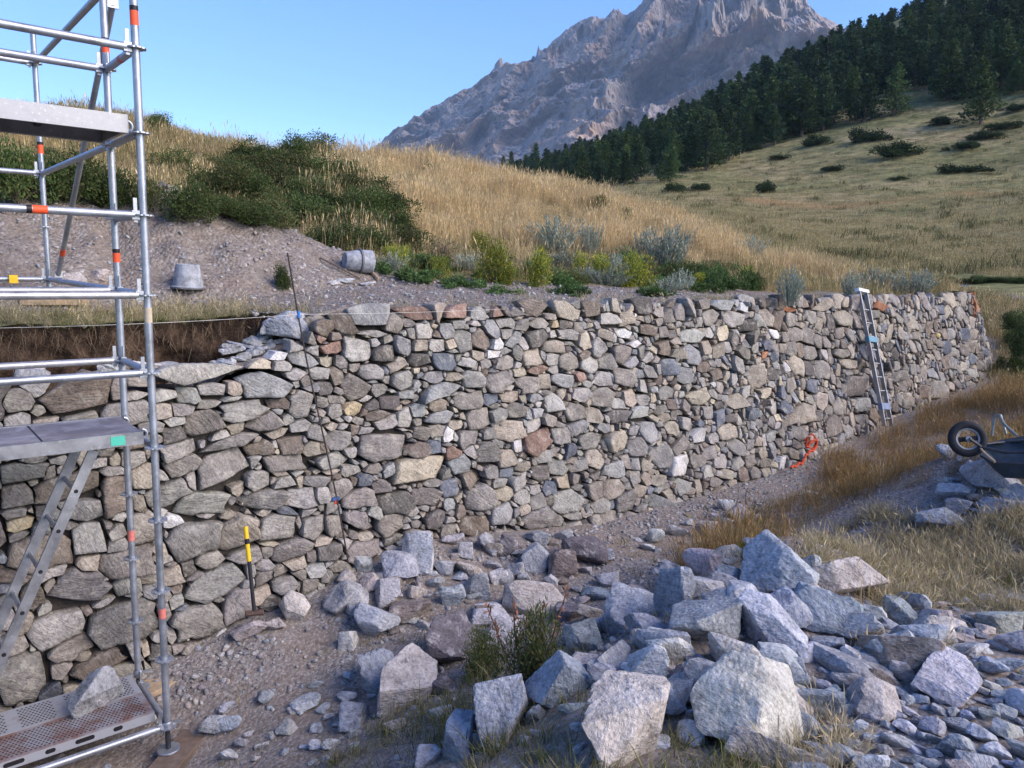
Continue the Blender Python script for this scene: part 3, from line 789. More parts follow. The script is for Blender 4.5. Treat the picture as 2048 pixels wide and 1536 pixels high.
# the stones one can pick out in the photograph: zoom-tile x, y, width, height, tilt, colour
TILE = {'A': (0, 500), 'B': (0, 1011), 'C': (680, 500), 'D': (1348, 500)}
PICK = {
'A': """110 895 190 100 0 n;100 1000 170 100 0 l;270 1000 180 70 -8 t;470 1000 230 100 -5 n;430 865 440 190 -3 k;240 820 120 110 0 l;690 830 90 110 0 n;765 855 160 50 -5 l;740 960 270 150 0 g;830 780 150 80 0 n;1140 735 480 110 -5 l;1560 790 320 170 0 s
1095 850 140 100 0 l;980 850 140 60 0 l;1230 820 170 100 0 l;1380 815 110 80 0 t;1365 870 140 35 0 l;1070 930 130 75 0 g;960 945 90 80 0 t;1220 890 150 60 -8 n;1420 935 300 130 -3 g;1630 895 120 70 0 k;1760 900 150 170 0 l;1185 1020 220 170 0 n;1030 1005 130 60 0 l;1010 1080 140 110 0 d
1555 1010 250 110 -8 n;1750 1030 110 80 0 g;1380 1040 90 70 0 t;1280 1080 120 45 -10 l;1620 1075 130 50 -8 t;1060 1165 230 100 -10 g;1360 1120 390 75 -10 g;1520 1155 160 80 -5 k;1700 1130 160 120 0 k;1815 1165 90 90 0 t;1850 1070 120 80 0 g;1970 1110 150 110 0 g;1070 1265 240 110 -15 n
1290 1290 330 220 -20 g;1490 1240 60 80 0 l;1660 1240 270 90 0 n;1920 1230 230 90 0 g;1510 1350 140 130 0 l;1640 1305 120 30 0 t;1660 1370 150 80 0 g;1740 1310 60 40 0 l;1840 1350 150 70 0 l;1930 1300 140 30 0 t;1530 1460 320 110 0 g;1760 1455 160 130 0 l;1890 1430 80 70 0 l;1990 1400 140 130 0 n
1180 1480 340 150 0 l;970 1420 280 150 -10 g;1380 1390 90 90 0 t;840 1320 130 150 0 t;815 1470 80 130 0 t;680 1440 180 260 0 k;660 1300 170 60 0 l;400 1385 420 150 -3 k;670 1225 60 60 0 t;780 1220 130 120 0 l;560 1260 150 60 -20 l;160 1300 320 110 -3 g;95 1440 210 140 0 n;200 1365 70 40 0 t;460 1510 240 140 0 l;330 1230 130 50 0 l;870 1185 40 60 0 t
1680 990 100 60 0 g;60 1075 170 60 0 n;250 1100 260 60 -3 t;500 1110 200 80 0 n;90 1170 230 80 0 n;350 1160 200 80 0 g;1900 800 90 90 0 d;1860 720 100 80 0 l;1960 740 90 90 0 k;1700 730 140 80 0 l;1530 680 90 60 0 c;1660 690 150 80 0 l;1770 650 180 80 0 s;1900 640 90 80 0 t;1940 575 190 60 -2 r;1870 520 90 40 0 r;1700 535 130 80 -5 l;1610 600 90 80 0 w""",
'B': """110 110 210 90 0 o;520 200 220 170 0 l;680 160 110 60 0 g;690 235 110 75 0 g;850 130 200 210 0 n;230 270 430 200 0 k;520 340 100 80 0 t;760 330 330 170 -8 n;1130 190 310 230 -15 g;1390 170 240 200 -35 t;1620 130 240 170 0 g;1830 130 150 140 0 l;1960 110 110 110 0 n;1220 320 180 90 0 n;1090 370 110 100 0 d;1430 290 200 110 0 g;1690 260 270 110 -8 g;1920 270 180 100 0 g
1550 345 130 60 -10 l;1640 390 110 60 0 n;1840 370 110 80 0 l;1740 330 130 70 0 t;1540 430 110 90 0 n;1260 450 380 180 -15 g;1020 400 120 120 0 t;740 460 160 110 -10 l;850 425 70 60 0 t;470 490 380 220 10 g;200 540 130 150 -30 k;260 595 90 60 0 l;610 430 90 50 20 l;330 710 330 200 -15 l;720 680 420 280 0 g;1150 680 290 210 0 g;1400 580 170 200 0 l;1030 560 80 90 0 l;1270 540 80 40 0 g
430 830 270 110 -10 n;590 930 360 120 -8 k;130 1010 290 320 -10 g;130 690 120 110 0 t;90 820 140 100 0 n;350 960 80 100 0 n;440 1080 140 120 0 t;290 1090 160 120 0 b;1590 590 110 130 0 d;1990 360 130 60 0 t;1660 460 170 100 0 g;1800 470 80 80 0 n;60 400 180 120 0 k;40 540 120 100 0 g;90 40 220 60 -3 n;100 180 150 60 -10 n""",
'C': """35 440 110 110 0 k;160 410 210 110 0 s;310 440 90 90 0 n;460 385 190 60 0 r;660 380 190 60 0 r;810 385 80 60 0 l;920 375 120 50 0 r;1030 370 90 40 0 n;1120 350 90 80 0 k;190 490 150 35 0 l;100 580 170 160 0 l;480 475 110 80 0 l;250 620 140 110 0 d;460 560 90 70 0 t;560 560 80 80 0 l;620 475 80 80 0 s;715 520 90 120 10 g;820 530 110 120 -20 k;880 460 90 110 20 s
920 550 70 60 0 w;800 610 80 60 0 t;890 615 80 50 0 w;460 640 150 90 0 d;330 670 130 80 -20 t;600 650 150 100 0 b;730 660 100 60 0 l;175 715 150 100 0 g;365 760 140 120 0 g;85 800 150 150 0 n;545 740 130 70 0 s;660 740 90 60 0 t;590 820 290 80 -3 s;770 765 110 110 0 l;920 765 150 110 -25 n;960 660 140 80 -20 n;1115 625 130 90 0 t;1150 700 130 50 -5 r;1340 655 130 100 0 n;1230 640 80 70 0 l
1090 785 120 100 0 n;1190 770 60 90 0 t;1290 760 150 80 0 s;1400 740 80 60 0 r;1410 840 100 90 0 l;1520 860 100 120 0 n;230 815 100 80 0 g;280 880 110 100 0 d;380 850 80 50 0 l;65 930 130 70 0 o;180 905 90 60 0 d;455 940 90 70 0 s;560 905 120 70 0 t;740 880 190 110 0 n;870 870 90 70 0 b;980 860 100 60 0 t;1130 865 130 50 0 s;1240 900 90 110 0 l;1150 950 90 60 0 s
1370 950 130 100 0 n;1480 965 90 90 0 t;1650 740 130 110 20 n;1690 860 90 110 0 t;1770 800 70 90 0 l;1825 865 50 60 0 c;1620 970 150 80 0 d;1745 965 90 90 0 w;200 970 160 60 0 k;375 990 100 120 0 l;265 1010 130 80 -15 l;590 975 210 70 -5 s;685 1015 90 50 0 t;810 985 150 120 0 n;925 960 90 80 0 g;1030 940 120 80 0 n;990 1050 180 120 0 t;1130 1025 100 80 0 l;1220 990 90 80 0 n
240 1140 290 190 0 g;145 1060 110 50 0 l;470 1070 100 90 0 n;560 1060 70 70 0 t;625 1090 60 90 0 w;745 1105 150 90 0 g;870 1075 80 80 0 g;1155 1115 170 130 -12 r;1290 1090 100 100 0 g;1460 1115 150 100 0 g;1620 1120 140 130 0 t;1735 1150 90 110 0 g;1800 1060 100 120 0 s;60 1180 90 60 0 l;440 1165 110 90 0 k;545 1160 80 90 0 b;650 1190 80 70 0 r;860 1190 130 140 0 g;1040 1150 60 80 0 w;970 1215 110 100 0 t
450 1285 350 150 0 c;60 1290 130 80 0 l;200 1275 120 60 0 n;700 1255 130 100 0 s;235 1385 100 80 0 n;880 1295 90 70 0 g;970 1300 90 60 0 b;760 1340 130 100 0 k;920 1360 100 60 0 g;1170 1300 120 100 0 d;1260 1270 110 90 0 g;1295 1365 100 90 0 c;330 1470 200 130 0 d;810 1450 180 150 0 g;950 1420 100 80 0 c;1050 1440 90 80 0 l;1220 1390 80 80 0 b;1320 1470 190 140 0 l;1490 1410 100 100 0 n;1590 1400 110 130 0 t;1660 1470 110 120 0 g
1880 1200 120 150 0 g;1980 1260 140 140 0 w;1860 1330 70 70 0 t;1345 1180 70 120 0 b;100 1450 190 120 0 n;640 1400 110 100 0 b;500 1440 160 120 0 n;1510 570 90 120 -20 l;1895 575 90 110 0 k;1920 680 90 90 0 b;1980 620 80 80 0 t;1820 1 1 1 0 g;1650 490 90 60 0 w;1720 550 80 40 0 w;1540 500 70 80 0 t;1330 500 100 70 0 l;1240 500 40 60 0 l;1640 610 110 110 0 n;1700 650 90 70 0 s;1560 650 90 90 0 n;1250 440 70 50 0 o;1160 430 130 70 0 n;1010 520 120 60 -30 s;1060 440 70 80 0 l;970 430 110 60 0 l;1340 370 130 80 0 t;1470 360 110 80 0 k""",
'D': """90 500 130 90 0 l;180 560 80 90 0 t;255 585 60 100 0 t;410 600 120 80 20 n;470 500 140 80 -10 n;580 490 60 60 0 w;700 490 110 90 0 n;540 560 90 70 0 b;525 605 60 40 -30 x;710 670 90 110 20 t;860 700 100 110 0 g;790 600 100 100 0 n;980 610 140 70 0 n;1010 660 120 70 0 t;890 540 70 80 0 n;980 400 130 100 0 t;910 420 50 110 0 d;670 350 80 40 10 x;400 340 100 50 0 w;280 330 130 50 0 s;265 980 70 110 0 b;370 660 80 120 0 g
140 1090 90 90 0 w;310 1060 120 90 0 t;50 1260 120 150 0 s;270 1240 110 80 0 l;520 1185 80 70 0 t;1045 800 110 140 0 n;640 830 70 90 0 b;650 920 70 90 0 b;800 800 80 90 0 b;750 960 150 130 0 t;1090 915 70 100 0 l;930 1030 100 130 0 n;1250 670 70 90 0 d;1250 570 60 60 0 d;1310 560 50 80 0 b;1340 640 70 60 0 k;1500 720 50 60 0 s;1740 640 40 80 0 b;1540 500 60 30 0 y;1740 720 80 60 0 l;1530 820 90 120 0 n;1360 880 50 100 0 t;1410 795 40 40 0 c;1300 740 80 70 0 n
1865 285 90 40 0 x;1800 290 80 45 0 x;1930 290 40 45 0 x;1930 340 40 50 0 x;1935 400 40 60 0 x;1900 380 40 40 0 x;1190 330 60 45 0 x;760 320 70 50 0 k;870 330 110 60 0 t;1000 320 90 60 0 t;450 960 70 70 0 b;590 620 50 60 0 b;610 690 50 70 0 d;480 740 90 150 0 t;100 620 90 110 0 s;20 620 70 90 0 t;360 180 1 1 0 g;680 790 80 90 0 n;740 850 50 60 0 c;650 690 30 60 0 w"""}
R_ = np.random.default_rng(11)
stones = []          # s, z, half width, half height, tilt, exponent, colour, far?
for k, txt in PICK.items():
    ox, oy = TILE[k]
    for q in txt.replace("\n", ";").split(";"):
        q = q.split()
        if len(q) < 6 or float(q[2]) < 5:
            continue
        cx, cy, w_, h_, tl = map(float, q[:5])
        cx, cy, w_, h_ = ox + cx / 2.926, oy + cy / 2.926, w_ / 2.926, h_ / 2.926
        sc, zc = wall_hit(cx, cy)
        if q[5] == 'x' and cx > 1950:
            continue
        far = sc > joint_s(zc)
        if far:
            sc, zc = wall_hit(cx, cy, .24)
        sl, _ = wall_hit(cx - w_ / 2, cy); sr, _ = wall_hit(cx + w_ / 2, cy)
        _, zt_ = wall_hit(cx, cy - h_ / 2); _, zb_ = wall_hit(cx, cy + h_ / 2)
        if zc > wall_top(sc) + .12 or zc < wall_base(np.array(sc)) - .1:
            continue
        stones.append((sc, zc, abs(sr - sl) / 2, abs(zt_ - zb_) / 2, -rad(tl) + R_.normal(0, .06), R_.uniform(2.6, 5.5), q[5], bool(far)))
def metric(st, s, z):
    c, sn = np.cos(st[4]), np.sin(st[4])
    ds, dz = s - st[0], z - st[1]
    a = np.abs(ds * c + dz * sn) / st[2]
    b = np.abs(-ds * sn + dz * c) / st[3]
    return (a ** st[5] + b ** st[5]) ** (1 / st[5])
# thin out picks that overlap, then fill the rest with darts of falling size
CELL = .5
cells = {}
def near_ids(s, z, reach=1):
    i, j = int(math.floor(s / CELL)), int(math.floor(z / CELL))
    return [k for a in range(i - reach, i + reach + 1) for b in range(j - reach, j + reach + 1) for k in cells.get((a, b), ())]
kept = []
def try_add(st, k=.62, reach=2):
    for n in near_ids(st[0], st[1], reach):
        q = kept[n]
        if q[7] != st[7]:
            continue
        r1 = math.sqrt(st[2] * st[3]); r2 = math.sqrt(q[2] * q[3])
        if metric(q, st[0], st[1]) < 1 + k * min(st[2], st[3] * 1.4) / max(r2, .02) and metric(st, q[0], q[1]) < 1 + k * min(q[2], q[3] * 1.4) / max(r1, .02):
            return False
    kept.append(st)
    cells.setdefault((int(math.floor(st[0] / CELL)), int(math.floor(st[1] / CELL))), []).append(len(kept) - 1)
    return True
stones.sort(key=lambda q: -q[2] * q[3])
for st in stones:
    try_add(st, .12)
CODES = "gggggggllllllnnnnnnnnttttttddsssslkkgnltwcbgnl"
for size, tries in ((.125, 2500), (.10, 3500), (.08, 5000), (.064, 6500), (.05, 8000), (.038, 8500), (.027, 6500)):
    S_ = R_.uniform(-2.8, 22.0, tries); Z_ = R_.uniform(-3.75, -.4, tries)
    T_ok = (Z_ < wall_top(S_) - .03) & (Z_ > wall_base(S_))
    for s_, z_ in zip(S_[T_ok], Z_[T_ok]):
        far = s_ > joint_s(z_)
        big = 1.2 if far else (1.2 if s_ < 1.5 else .88)
        hz = size * big * R_.uniform(.75, 1.1)
        asp = R_.uniform(.85, 1.15) if far else R_.uniform(.8, 2.3)
        code = CODES[R_.integers(len(CODES))] if not far else ("nnnnttttgglkkbdsn"[R_.integers(17)] if not (s_ > 18.5 and z_ > -.95 + .25 * (s_ - 18.6) and R_.uniform() < .75) else "x")
        try_add((s_, z_, hz * asp, hz, R_.normal(0, .2), R_.uniform(2.6, 6.0), code, bool(far)), .80 if size > .06 else .7, 2 if size > .07 else 1)
print("wall stones", len(kept))

def stone_geo(i):
    """outline of one stone, grown until it meets its neighbours, as a rough pillow of rings"""
    st = kept[i]
    s0, z0 = st[0], st[1]
    r0 = math.sqrt(st[2] * st[3])
    nb = [kept[n] for n in near_ids(s0, z0, 2) if n != i and kept[n][7] == st[7]]
    nb = [q for q in nb if math.hypot(q[0] - s0, q[1] - z0) < st[2] + st[3] + q[2] + q[3] + .1]
    depth = 4.9 + .83 * max(s0, 0)
    px = r0 / depth * 770
    N = 26 if px > 14 else (18 if px > 6 else 12)
    th = np.linspace(0, 2 * np.pi, N, endpoint=False) + R_.uniform(0, .3)
    rmax = max(st[2], st[3]) * 1.9 + .03
    tt_ = np.linspace(.08, 1, 40) * rmax
    S = s0 + np.cos(th)[:, None] * tt_; Z = z0 + np.sin(th)[:, None] * tt_
    own = (metric(st, S, Z) - 1) * r0
    oth = np.full(S.shape, 9.0)
    for q in nb:
        oth = np.minimum(oth, (metric(q, S, Z) - 1) * math.sqrt(q[2] * q[3]))
    gap = .005
    ok = (own < oth - gap) & (own < .6 * r0 + .02)
    ok &= (Z < wall_top(S) + .05 + .4 * r0)
    if not st[7]:
        ok &= S < joint_s(Z) + .02
    else:
        ok &= S > joint_s(Z) - .05
    stop = np.where(ok.all(1), tt_.size - 1, np.maximum(np.argmin(ok, 1) - 1, 0))
    rr = tt_[stop] * (1 + R_.normal(0, .025, N))
    # knock the outline into a polygon: straight edges between a few corners
    nc = R_.integers(5, 8) if N > 12 else R_.integers(4, 7)
    pk = np.argsort(-(rr * (1 + R_.normal(0, .06, N))))
    cor = []
    for k_ in pk:
        if all(min((k_ - c_) % N, (c_ - k_) % N) >= max(2, N // (nc + 2)) for c_ in cor):
            cor.append(k_)
        if len(cor) == nc: break
    cor = np.sort(cor)
    pol = np.empty(N)
    for a_, b_ in zip(cor, np.roll(cor, -1)):
        m_ = (b_ - a_) % N or N
        pa = rr[a_] * np.array([math.cos(th[a_]), math.sin(th[a_])]); pb = rr[b_] * np.array([math.cos(th[b_]), math.sin(th[b_])])
        nx, ny = pb[1] - pa[1], pa[0] - pb[0]
        for q_ in range(m_):
            k_ = (a_ + q_) % N
            den = nx * math.cos(th[k_]) + ny * math.sin(th[k_])
            pol[k_] = (nx * pa[0] + ny * pa[1]) / den if abs(den) > 1e-6 else rr[k_]
    rr = np.where((pol > .3 * rr) & (pol < 1.02 * rr), .86 * pol + .14 * rr, rr) * 1.03
    proud = min(.022 + .15 * r0, .055) * R_.uniform(.5, 1.4)
    tilt = R_.normal(0, .2, 2)
    crease, ca = R_.normal(0, .22), R_.uniform(0, 6.28)
    rings = [(.86, -.14), (.98, -.05), (1.0, proud * .4), (.972, proud * .88), (.80, proud * .98), (.45, proud)] if px > 5 else [(.92, -.10), (1.0, 0), (.9, proud * .8), (.5, proud)]
    off = R_.uniform(0, 40)
    pts, outs = [], []
    for k_, (fr, ou) in enumerate(rings):
        ds, dz = np.cos(th) * rr * fr, np.sin(th) * rr * fr
        o_ = ou + (tilt[0] * ds + tilt[1] * dz - abs(crease) * np.maximum(0, ds * math.cos(ca) + dz * math.sin(ca) - .25 * r0)) * (k_ > 1)
        pts.append(np.stack([ds, dz], -1)); outs.append(o_)
    pts.append(np.zeros((1, 2))); outs.append(np.array([proud * 1.02]))
    pq = np.concatenate(pts); oo = np.concatenate(outs)
    n_ = fbm(np.stack([(s0 + pq[:, 0]) * 9 + off, (z0 + pq[:, 1]) * 9, np.full(len(pq), off)], -1), 3)
    oo = oo + (.30 * proud + .03 * r0) * n_ * (np.arange(len(pq)) >= 2 * N)
    V = wall_pt(s0 + pq[:, 0], z0 + pq[:, 1], oo, st[7])
    m = len(rings); a = np.arange(N); b = (a + 1) % N
    Fq = np.concatenate([np.stack([k_ * N + a, k_ * N + b, (k_ + 1) * N + b, (k_ + 1) * N + a], -1) for k_ in range(m - 1)])
    Ft = np.stack([(m - 1) * N + a, (m - 1) * N + b, np.full(N, m * N)], -1)
    col = np.array(STONE[st[6]]) * R_.uniform(.82, 1.2) * (1 + R_.normal(0, .013, 3))
    px_area = (rr ** 2).mean() / depth ** 2
    return V, Fq, Ft, col, px_area
for far, nm, lb in ((False, "dry_stone_wall", "long new dry stone wall of mixed grey stones beside the scaffold"), (True, "old_stone_wall", "older recessed stone wall section behind the far ladder")):
    ids = [i for i in range(len(kept)) if kept[i][7] == far]
    geo = [stone_geo(i) for i in ids]
    order = np.argsort([-g_[4] for g_ in geo])
    s_mid = 4.0 if not far else 14.0
    base = SW(s_mid, 1.0, -3.0)
    W = thing(nm, base, lb, "wall")
    W["kind"] = "thing"
    rest = MB(); rr_ = []
    for rank, k in enumerate(order):
        V, Fq, Ft, col, _ = geo[k]
        if rank < 296:
            c = V.mean(0)
            o = obj("stone", mesh("stone", V - c, [Ft, Fq], M_WALL, col, R_.uniform()), W)
            o.location = c - base
        else:
            rest.add(V - base, [Ft, Fq], col); rr_.append(np.full(len(V), R_.uniform()))
    if rr_:
        o = rest.build("small_stones", M_WALL, W, True, np.concatenate(rr_)); o["kind"] = "stuff"
    # packed earth and hearting behind the face stones
    ss = np.arange(-3.2, 10.8, .12) if not far else np.arange(8.6, 22.2, .12)
    hh = np.linspace(0, 1, 24)
    Sg, Hg = np.meshgrid(ss, hh, indexing='ij')
    zb_ = wall_base(Sg) - .3
    Z = zb_ + Hg * (wall_top(Sg) - .13 - zb_)
    if not far:
        Sg = np.minimum(Sg, joint_s(Z) - .02)
    front = wall_pt(Sg, Z, -.085 + .03 * fbm(np.stack([Sg * 6, Z * 6, Sg * 0], -1), 3), far)
    back = wall_pt(Sg[:, -1:], Z[:, -1:], -.55, far); back2 = wall_pt(Sg[:, :1], Z[:, :1], -.75, far)
    G = np.concatenate([front, back, back2], 1) - base
    me = mesh("hearting", G.reshape(-1, 3), grid_faces(*G.shape[:2])[:, ::-1], plain("hearting_" + nm, (.045, .038, .032), .95, 0, .5, 25, .8))
    obj("hearting", me, W)
# ------------------------------------------------------------------ metal, wood, plastic
def galv_material(name, base=(.36, .38, .41), rust=.3, splash=.6):
    t = NT(name, .42, .5)
    p = t.pos()
    n1 = t.noise(p, 7, 5, .65)
    n2 = t.noise(p, 45, 3, .7)
    c = t.mix(1.0, (*base, 1), t.ramp(n1, [(.3, .75), (.7, 1.25)]), 'MULTIPLY')
    c = t.mix(t.ramp(n2, [(.60, 0.0), (.68, splash)]), c, (.62, .60, .57))
    c = t.mix(t.ramp(t.noise(p, 3.1, 5, .7), [(.60, 0.0), (.72, rust)]), c, (.16, .11, .085))
    return t.out(c, t.bump(n2, .15, .003), t.ramp(n1, [(.3, .34), (.7, .62)]), .75)
M_GALV = galv_material("galvanised_tube")
M_SPLASH = galv_material("mortar_splashed_tube", (.42, .42, .42), .2, .95)
M_ALU = galv_material("aluminium", (.29, .295, .305), .12, .35)
M_DARKM = plain("dark_steel", (.06, .062, .07), .55, .5, .3, 20)
M_RED = plain("orange_sticker", (.78, .095, .03), .5, 0, .12, 30)
M_FADED = plain("faded_red_sticker", (.55, .16, .13), .6, 0, .2, 40)
M_BLACK = plain("black_print", (.015, .013, .015), .5, 0, .2, 30)
M_YEL = plain("yellow_plastic", (.72, .45, .02), .45, 0, .12, 12)
M_WOOD = plain("weathered_board", (.34, .25, .16), .85, 0, .3, 14, .3)
M_WOODD = plain("brown_board", (.16, .115, .085), .85, 0, .3, 14, .3)
M_GREEN = plain("green_sticker", (.07, .42, .30), .5, 0, .1, 30)
M_PLY = None
t = NT("phenolic_plywood", .55, .35)
p = t.pos()
n1 = t.noise(t.scaled(p, (1, 1, 1)), 5, 5, .7, .8)
c = t.mix(t.ramp(n1, [(.45, 0.0), (.7, .8)]), (.16, .145, .155), (.34, .33, .35))
M_PLY = t.out(c, None)
t = NT("rusty_perforated_steel", .6, .35)
p = t.pos()
n1 = t.noise(p, 6, 5, .7)
c = t.mix(t.ramp(n1, [(.42, 0.0), (.6, .85)]), (.33, .32, .33), (.22, .105, .07))
M_RUSTD = t.out(c, None, None, .35)
t = NT("plank_steel", .5, .4)
p = t.pos()
c = t.mix(t.ramp(t.noise(p, 9, 5, .7), [(.56, 0.0), (.7, .6)]), (.42, .43, .45), (.26, .15, .11))
M_PLANK = t.out(c, None, None, .45)

# ------------------------------------------------------------------ scaffold
Z0 = 1.25267
def lev(i):
    return Z0 - .5 * i
POST = {1: (0, 0, -3.22, 2.3), 2: (0, .7333, -3.16, 2.3), 3: (0, 3.393, -.36, 2.03), 4: (-2.57, 0, -3.22, 2.3), 5: (-2.57, .7333, -3.16, 2.3), 6: (-2.57, 3.393, -.36, 2.03)}
org = SW(0, 0, -3.4)
SCAF = thing("scaffold_tower", org, "galvanised tube scaffold with three decks standing over the wall at left", "scaffold")
def part(mb, name, mat, parent=SCAF, smooth=True):
    """world-space shapes become a part whose parents sit at org"""
    mb.v = [v - org for v in mb.v]
    return mb.build(name, mat, parent, smooth)
UPV = np.array([0, 0, 1.0])
rows = {}
for k, (s_, w_, zb_, zt_) in POST.items():
    a, b = SW(s_, w_, zb_), SW(s_, w_, zt_)
    mb = MB()
    zz = [zb_]
    mb.tube([a, b], .0242, 14)
    for zs in (lev(1) + .06, lev(5) + .06):           # spigot joints
        if zb_ < zs < zt_:
            mb.tube([SW(s_, w_, zs), SW(s_, w_, zs + .012)], .0262, 14)
    P = part(mb, "post", M_GALV)
    i0 = -2
    for i in range(-2, 10):
        z = lev(i)
        if zb_ - .03 < z < zt_:
            m = MB()
            n = 32; aa = np.linspace(0, 2 * np.pi, n, endpoint=False)
            ro = .0615 - .006 * (np.cos(aa * 8) < -.5)
            ring = np.stack([np.cos(aa), np.sin(aa), aa * 0], -1)
            c = SW(s_, w_, z)
            V = np.concatenate([c + ring * ro[:, None] - UPV * .0045, c + ring * ro[:, None] + UPV * .0045, c + ring * .026 + UPV * .0046, c + ring * .026 - UPV * .0046])
            q = np.arange(n); q2 = (q + 1) % n
            F = np.concatenate([np.stack([q, q2, n + q2, n + q], -1), np.stack([n + q, n + q2, 2 * n + q2, 2 * n + q], -1), np.stack([3 * n + q, 3 * n + q2, q2, q], -1)])
            m.add(V, F)
            for h in range(8):                        # punched holes of the rosette
                an = h * math.pi / 4 + .2
                hc = c + np.array([math.cos(an), math.sin(an), 0]) * .044 + UPV * .0052
                m.box(hc, (.016, .013, .0012), [[math.cos(an), math.sin(an), 0], [-math.sin(an), math.cos(an), 0], [0, 0, 1]], (.05, .05, .05))
            part(m, "rosette", M_GALV, P, False)
    rows[k] = P
def ledger(k1, k2, i, mat=M_GALV, wedge=True, name="ledger", i2=None, gap=.055):
    a = SW(*POST[k1][:2], lev(i)); b = SW(*POST[k2][:2], lev(i if i2 is None else i2))
    d = (b - a) / np.linalg.norm(b - a)
    L = part(MB().tube([a + d * gap, b - d * gap], .0242, 14), name, mat)
    for e, sg in ((a, 1), (b, -1)):
        m = MB()
        x = d * sg; y = np.cross(UPV, x); y /= np.linalg.norm(y)
        for dz in (.017, -.017):
            m.box(e + x * .047 + UPV * dz, (.045, .034, .022), [x, y, UPV])
        part(m, "ledger_head", M_GALV, L)
        if wedge:
            m = MB().box(e + x * .046 + UPV * .03, (.022, .006, .15), [x, y, UPV])
            part(m, "wedge", M_GALV, L)
    return L
LED = {}
for i in (0, 2, 3, 4, 9): LED[(1, i)] = ledger(1, 4, i, M_SPLASH if i == 3 else M_GALV)
for i in (0, 3, 4): LED[(2, i)] = ledger(2, 5, i, M_SPLASH if i != 0 else M_GALV)
for i in (-1, 1, 3): LED[(3, i)] = ledger(3, 6, i)
for i in (0, 1, 2, 3, 4, 5, 9): LED[(12, i)] = ledger(1, 2, i, name="transom")
for i in (-1, 1, 3): LED[(23, i)] = ledger(2, 3, i, name="transom")
for i in (0, 1, 4, 5): ledger(4, 5, i, name="transom")
a = SW(.07, 3.32, lev(3) + .05); b = SW(.07, .78, lev(-1) - .05)
BR = part(MB().tube([a, b], .0225, 12), "brace", M_GALV)
for e in (a, b):
    part(MB().box(e, (.07, .02, .06), [EV, DV, UPV]), "brace_clamp", M_GALV, BR)

def sticker(s_, w_, z, parent, h=.085, mat=M_RED, black=True, r=.0248):
    part(MB().tube([SW(s_, w_, z), SW(s_, w_, z - h)], r, 14), "sticker", mat, parent)
    if black:
        part(MB().tube([SW(s_, w_, z + .028), SW(s_, w_, z + .0005)], r + .0001, 14), "sticker_band", M_BLACK, parent)
def zpost(px, py, w_):
    r = ray(px, py)
    k = (P0 @ DV + w_) / (r @ DV)
    return (r * k)[2]
sticker(0, 0, zpost(268, 22, 0), rows[1])
sticker(0, .7333, zpost(206, 84, .7333), rows[2], .07)
sticker(0, .7333, zpost(232, 506, .7333), rows[2], .065)
sticker(0, 3.393, zpost(80, 290, 3.393), rows[3], .08)
sticker(0, .7333, zpost(263, 1060, .7333), rows[2], .08, M_FADED, False)
sticker(0, 0, zpost(325, 1216, 0), rows[1], .07, M_FADED, False)
part(MB().tube([SW(0, 0, zpost(300, 615, 0)), SW(0, 0, zpost(300, 645, 0))], .0247, 14), "peeled_label", plain("peeled_label", (.5, .42, .3), .8), rows[1])
def along(k, f0, f1, key, mat=M_RED, name="sticker"):
    s_, w_ = POST[k][:2]
    a = SW(s_, w_, lev(key[1])); b = SW(-2.57, w_, lev(key[1]))
    part(MB().tube([a + (b - a) * f0, a + (b - a) * f1], .0249, 14), name, mat, LED[key])
along(1, .205, .235, (1, 2)); along(1, .236, .247, (1, 2), M_BLACK, "sticker_band")
along(3, .255, .30, (3, 3)); 
a = SW(0, 0, lev(0)); b = SW(0, .7333, lev(0))
part(MB().tube([a + (b - a) * .40, a + (b - a) * .5], .0249, 14), "sticker", M_FADED, LED[(12, 0)])
a = SW(.07, 3.32, lev(3) + .05); b = SW(.07, .78, lev(-1) - .05)
part(MB().tube([a + (b - a) * .10, a + (b - a) * .13], .0232, 12), "sticker", M_RED, BR)
c = SW(-.30, 3.36, lev(3))
part(MB().box(c, (.07, .058, .075), [EV, DV, UPV]), "clip", M_YEL, LED[(3, 3)])

# top deck, seen from below
def deck(i, name, top_mat, s0=-2.5, s1=-.05, w0=.05, w1=.68, rail=.085, lift=.03):
    z = lev(i) + lift
    m = MB().box(SW((s0 + s1) / 2, (w0 + w1) / 2, z + rail - .012), (s1 - s0 - .004, w1 - w0 - .05, .014), [EV, DV, UPV])
    D_ = part(m, name, top_mat)
    for w_ in (w0 + .0125, w1 - .0125):
        part(MB().box(SW((s0 + s1) / 2, w_, z + rail / 2), (s1 - s0, .025, rail), [EV, DV, UPV]).box(SW((s0 + s1) / 2, w_ + (.012 if w_ < .3 else -.012), z + .006), (s1 - s0 - .01, .03, .008), [EV, DV, UPV]), "side_rail", M_ALU, D_)
    for s_ in (s0 + .012, s1 - .012):
        part(MB().box(SW(s_, (w0 + w1) / 2, z + rail / 2 - .01), (.022, w1 - w0 - .052, rail * .7), [EV, DV, UPV]), "end_rail", M_ALU, D_)
    for s_ in np.linspace(s0 + .4, s1 - .4, 5):
        part(MB().box(SW(s_, (w0 + w1) / 2, z + rail - .036), (.03, w1 - w0 - .054, .03), [EV, DV, UPV]), "cross_bar", M_DARKM, D_)
    for s_, sg in ((s0, -1), (s1, 1)):
        for w_ in (w0 + .08, w1 - .08):
            m = MB()
            th = np.linspace(0, 3.3, 9)
            m.tube([SW(s_ + sg * (.012 + .028 * math.sin(q)), w_, z + .052 + .030 * (math.cos(q) - 0)) for q in th], .011, 8)
            part(m, "claw", M_GALV, D_)
    return D_, z + rail
D1, _ = deck(1, "upper_deck", M_PLY, rail=.11, lift=.0)
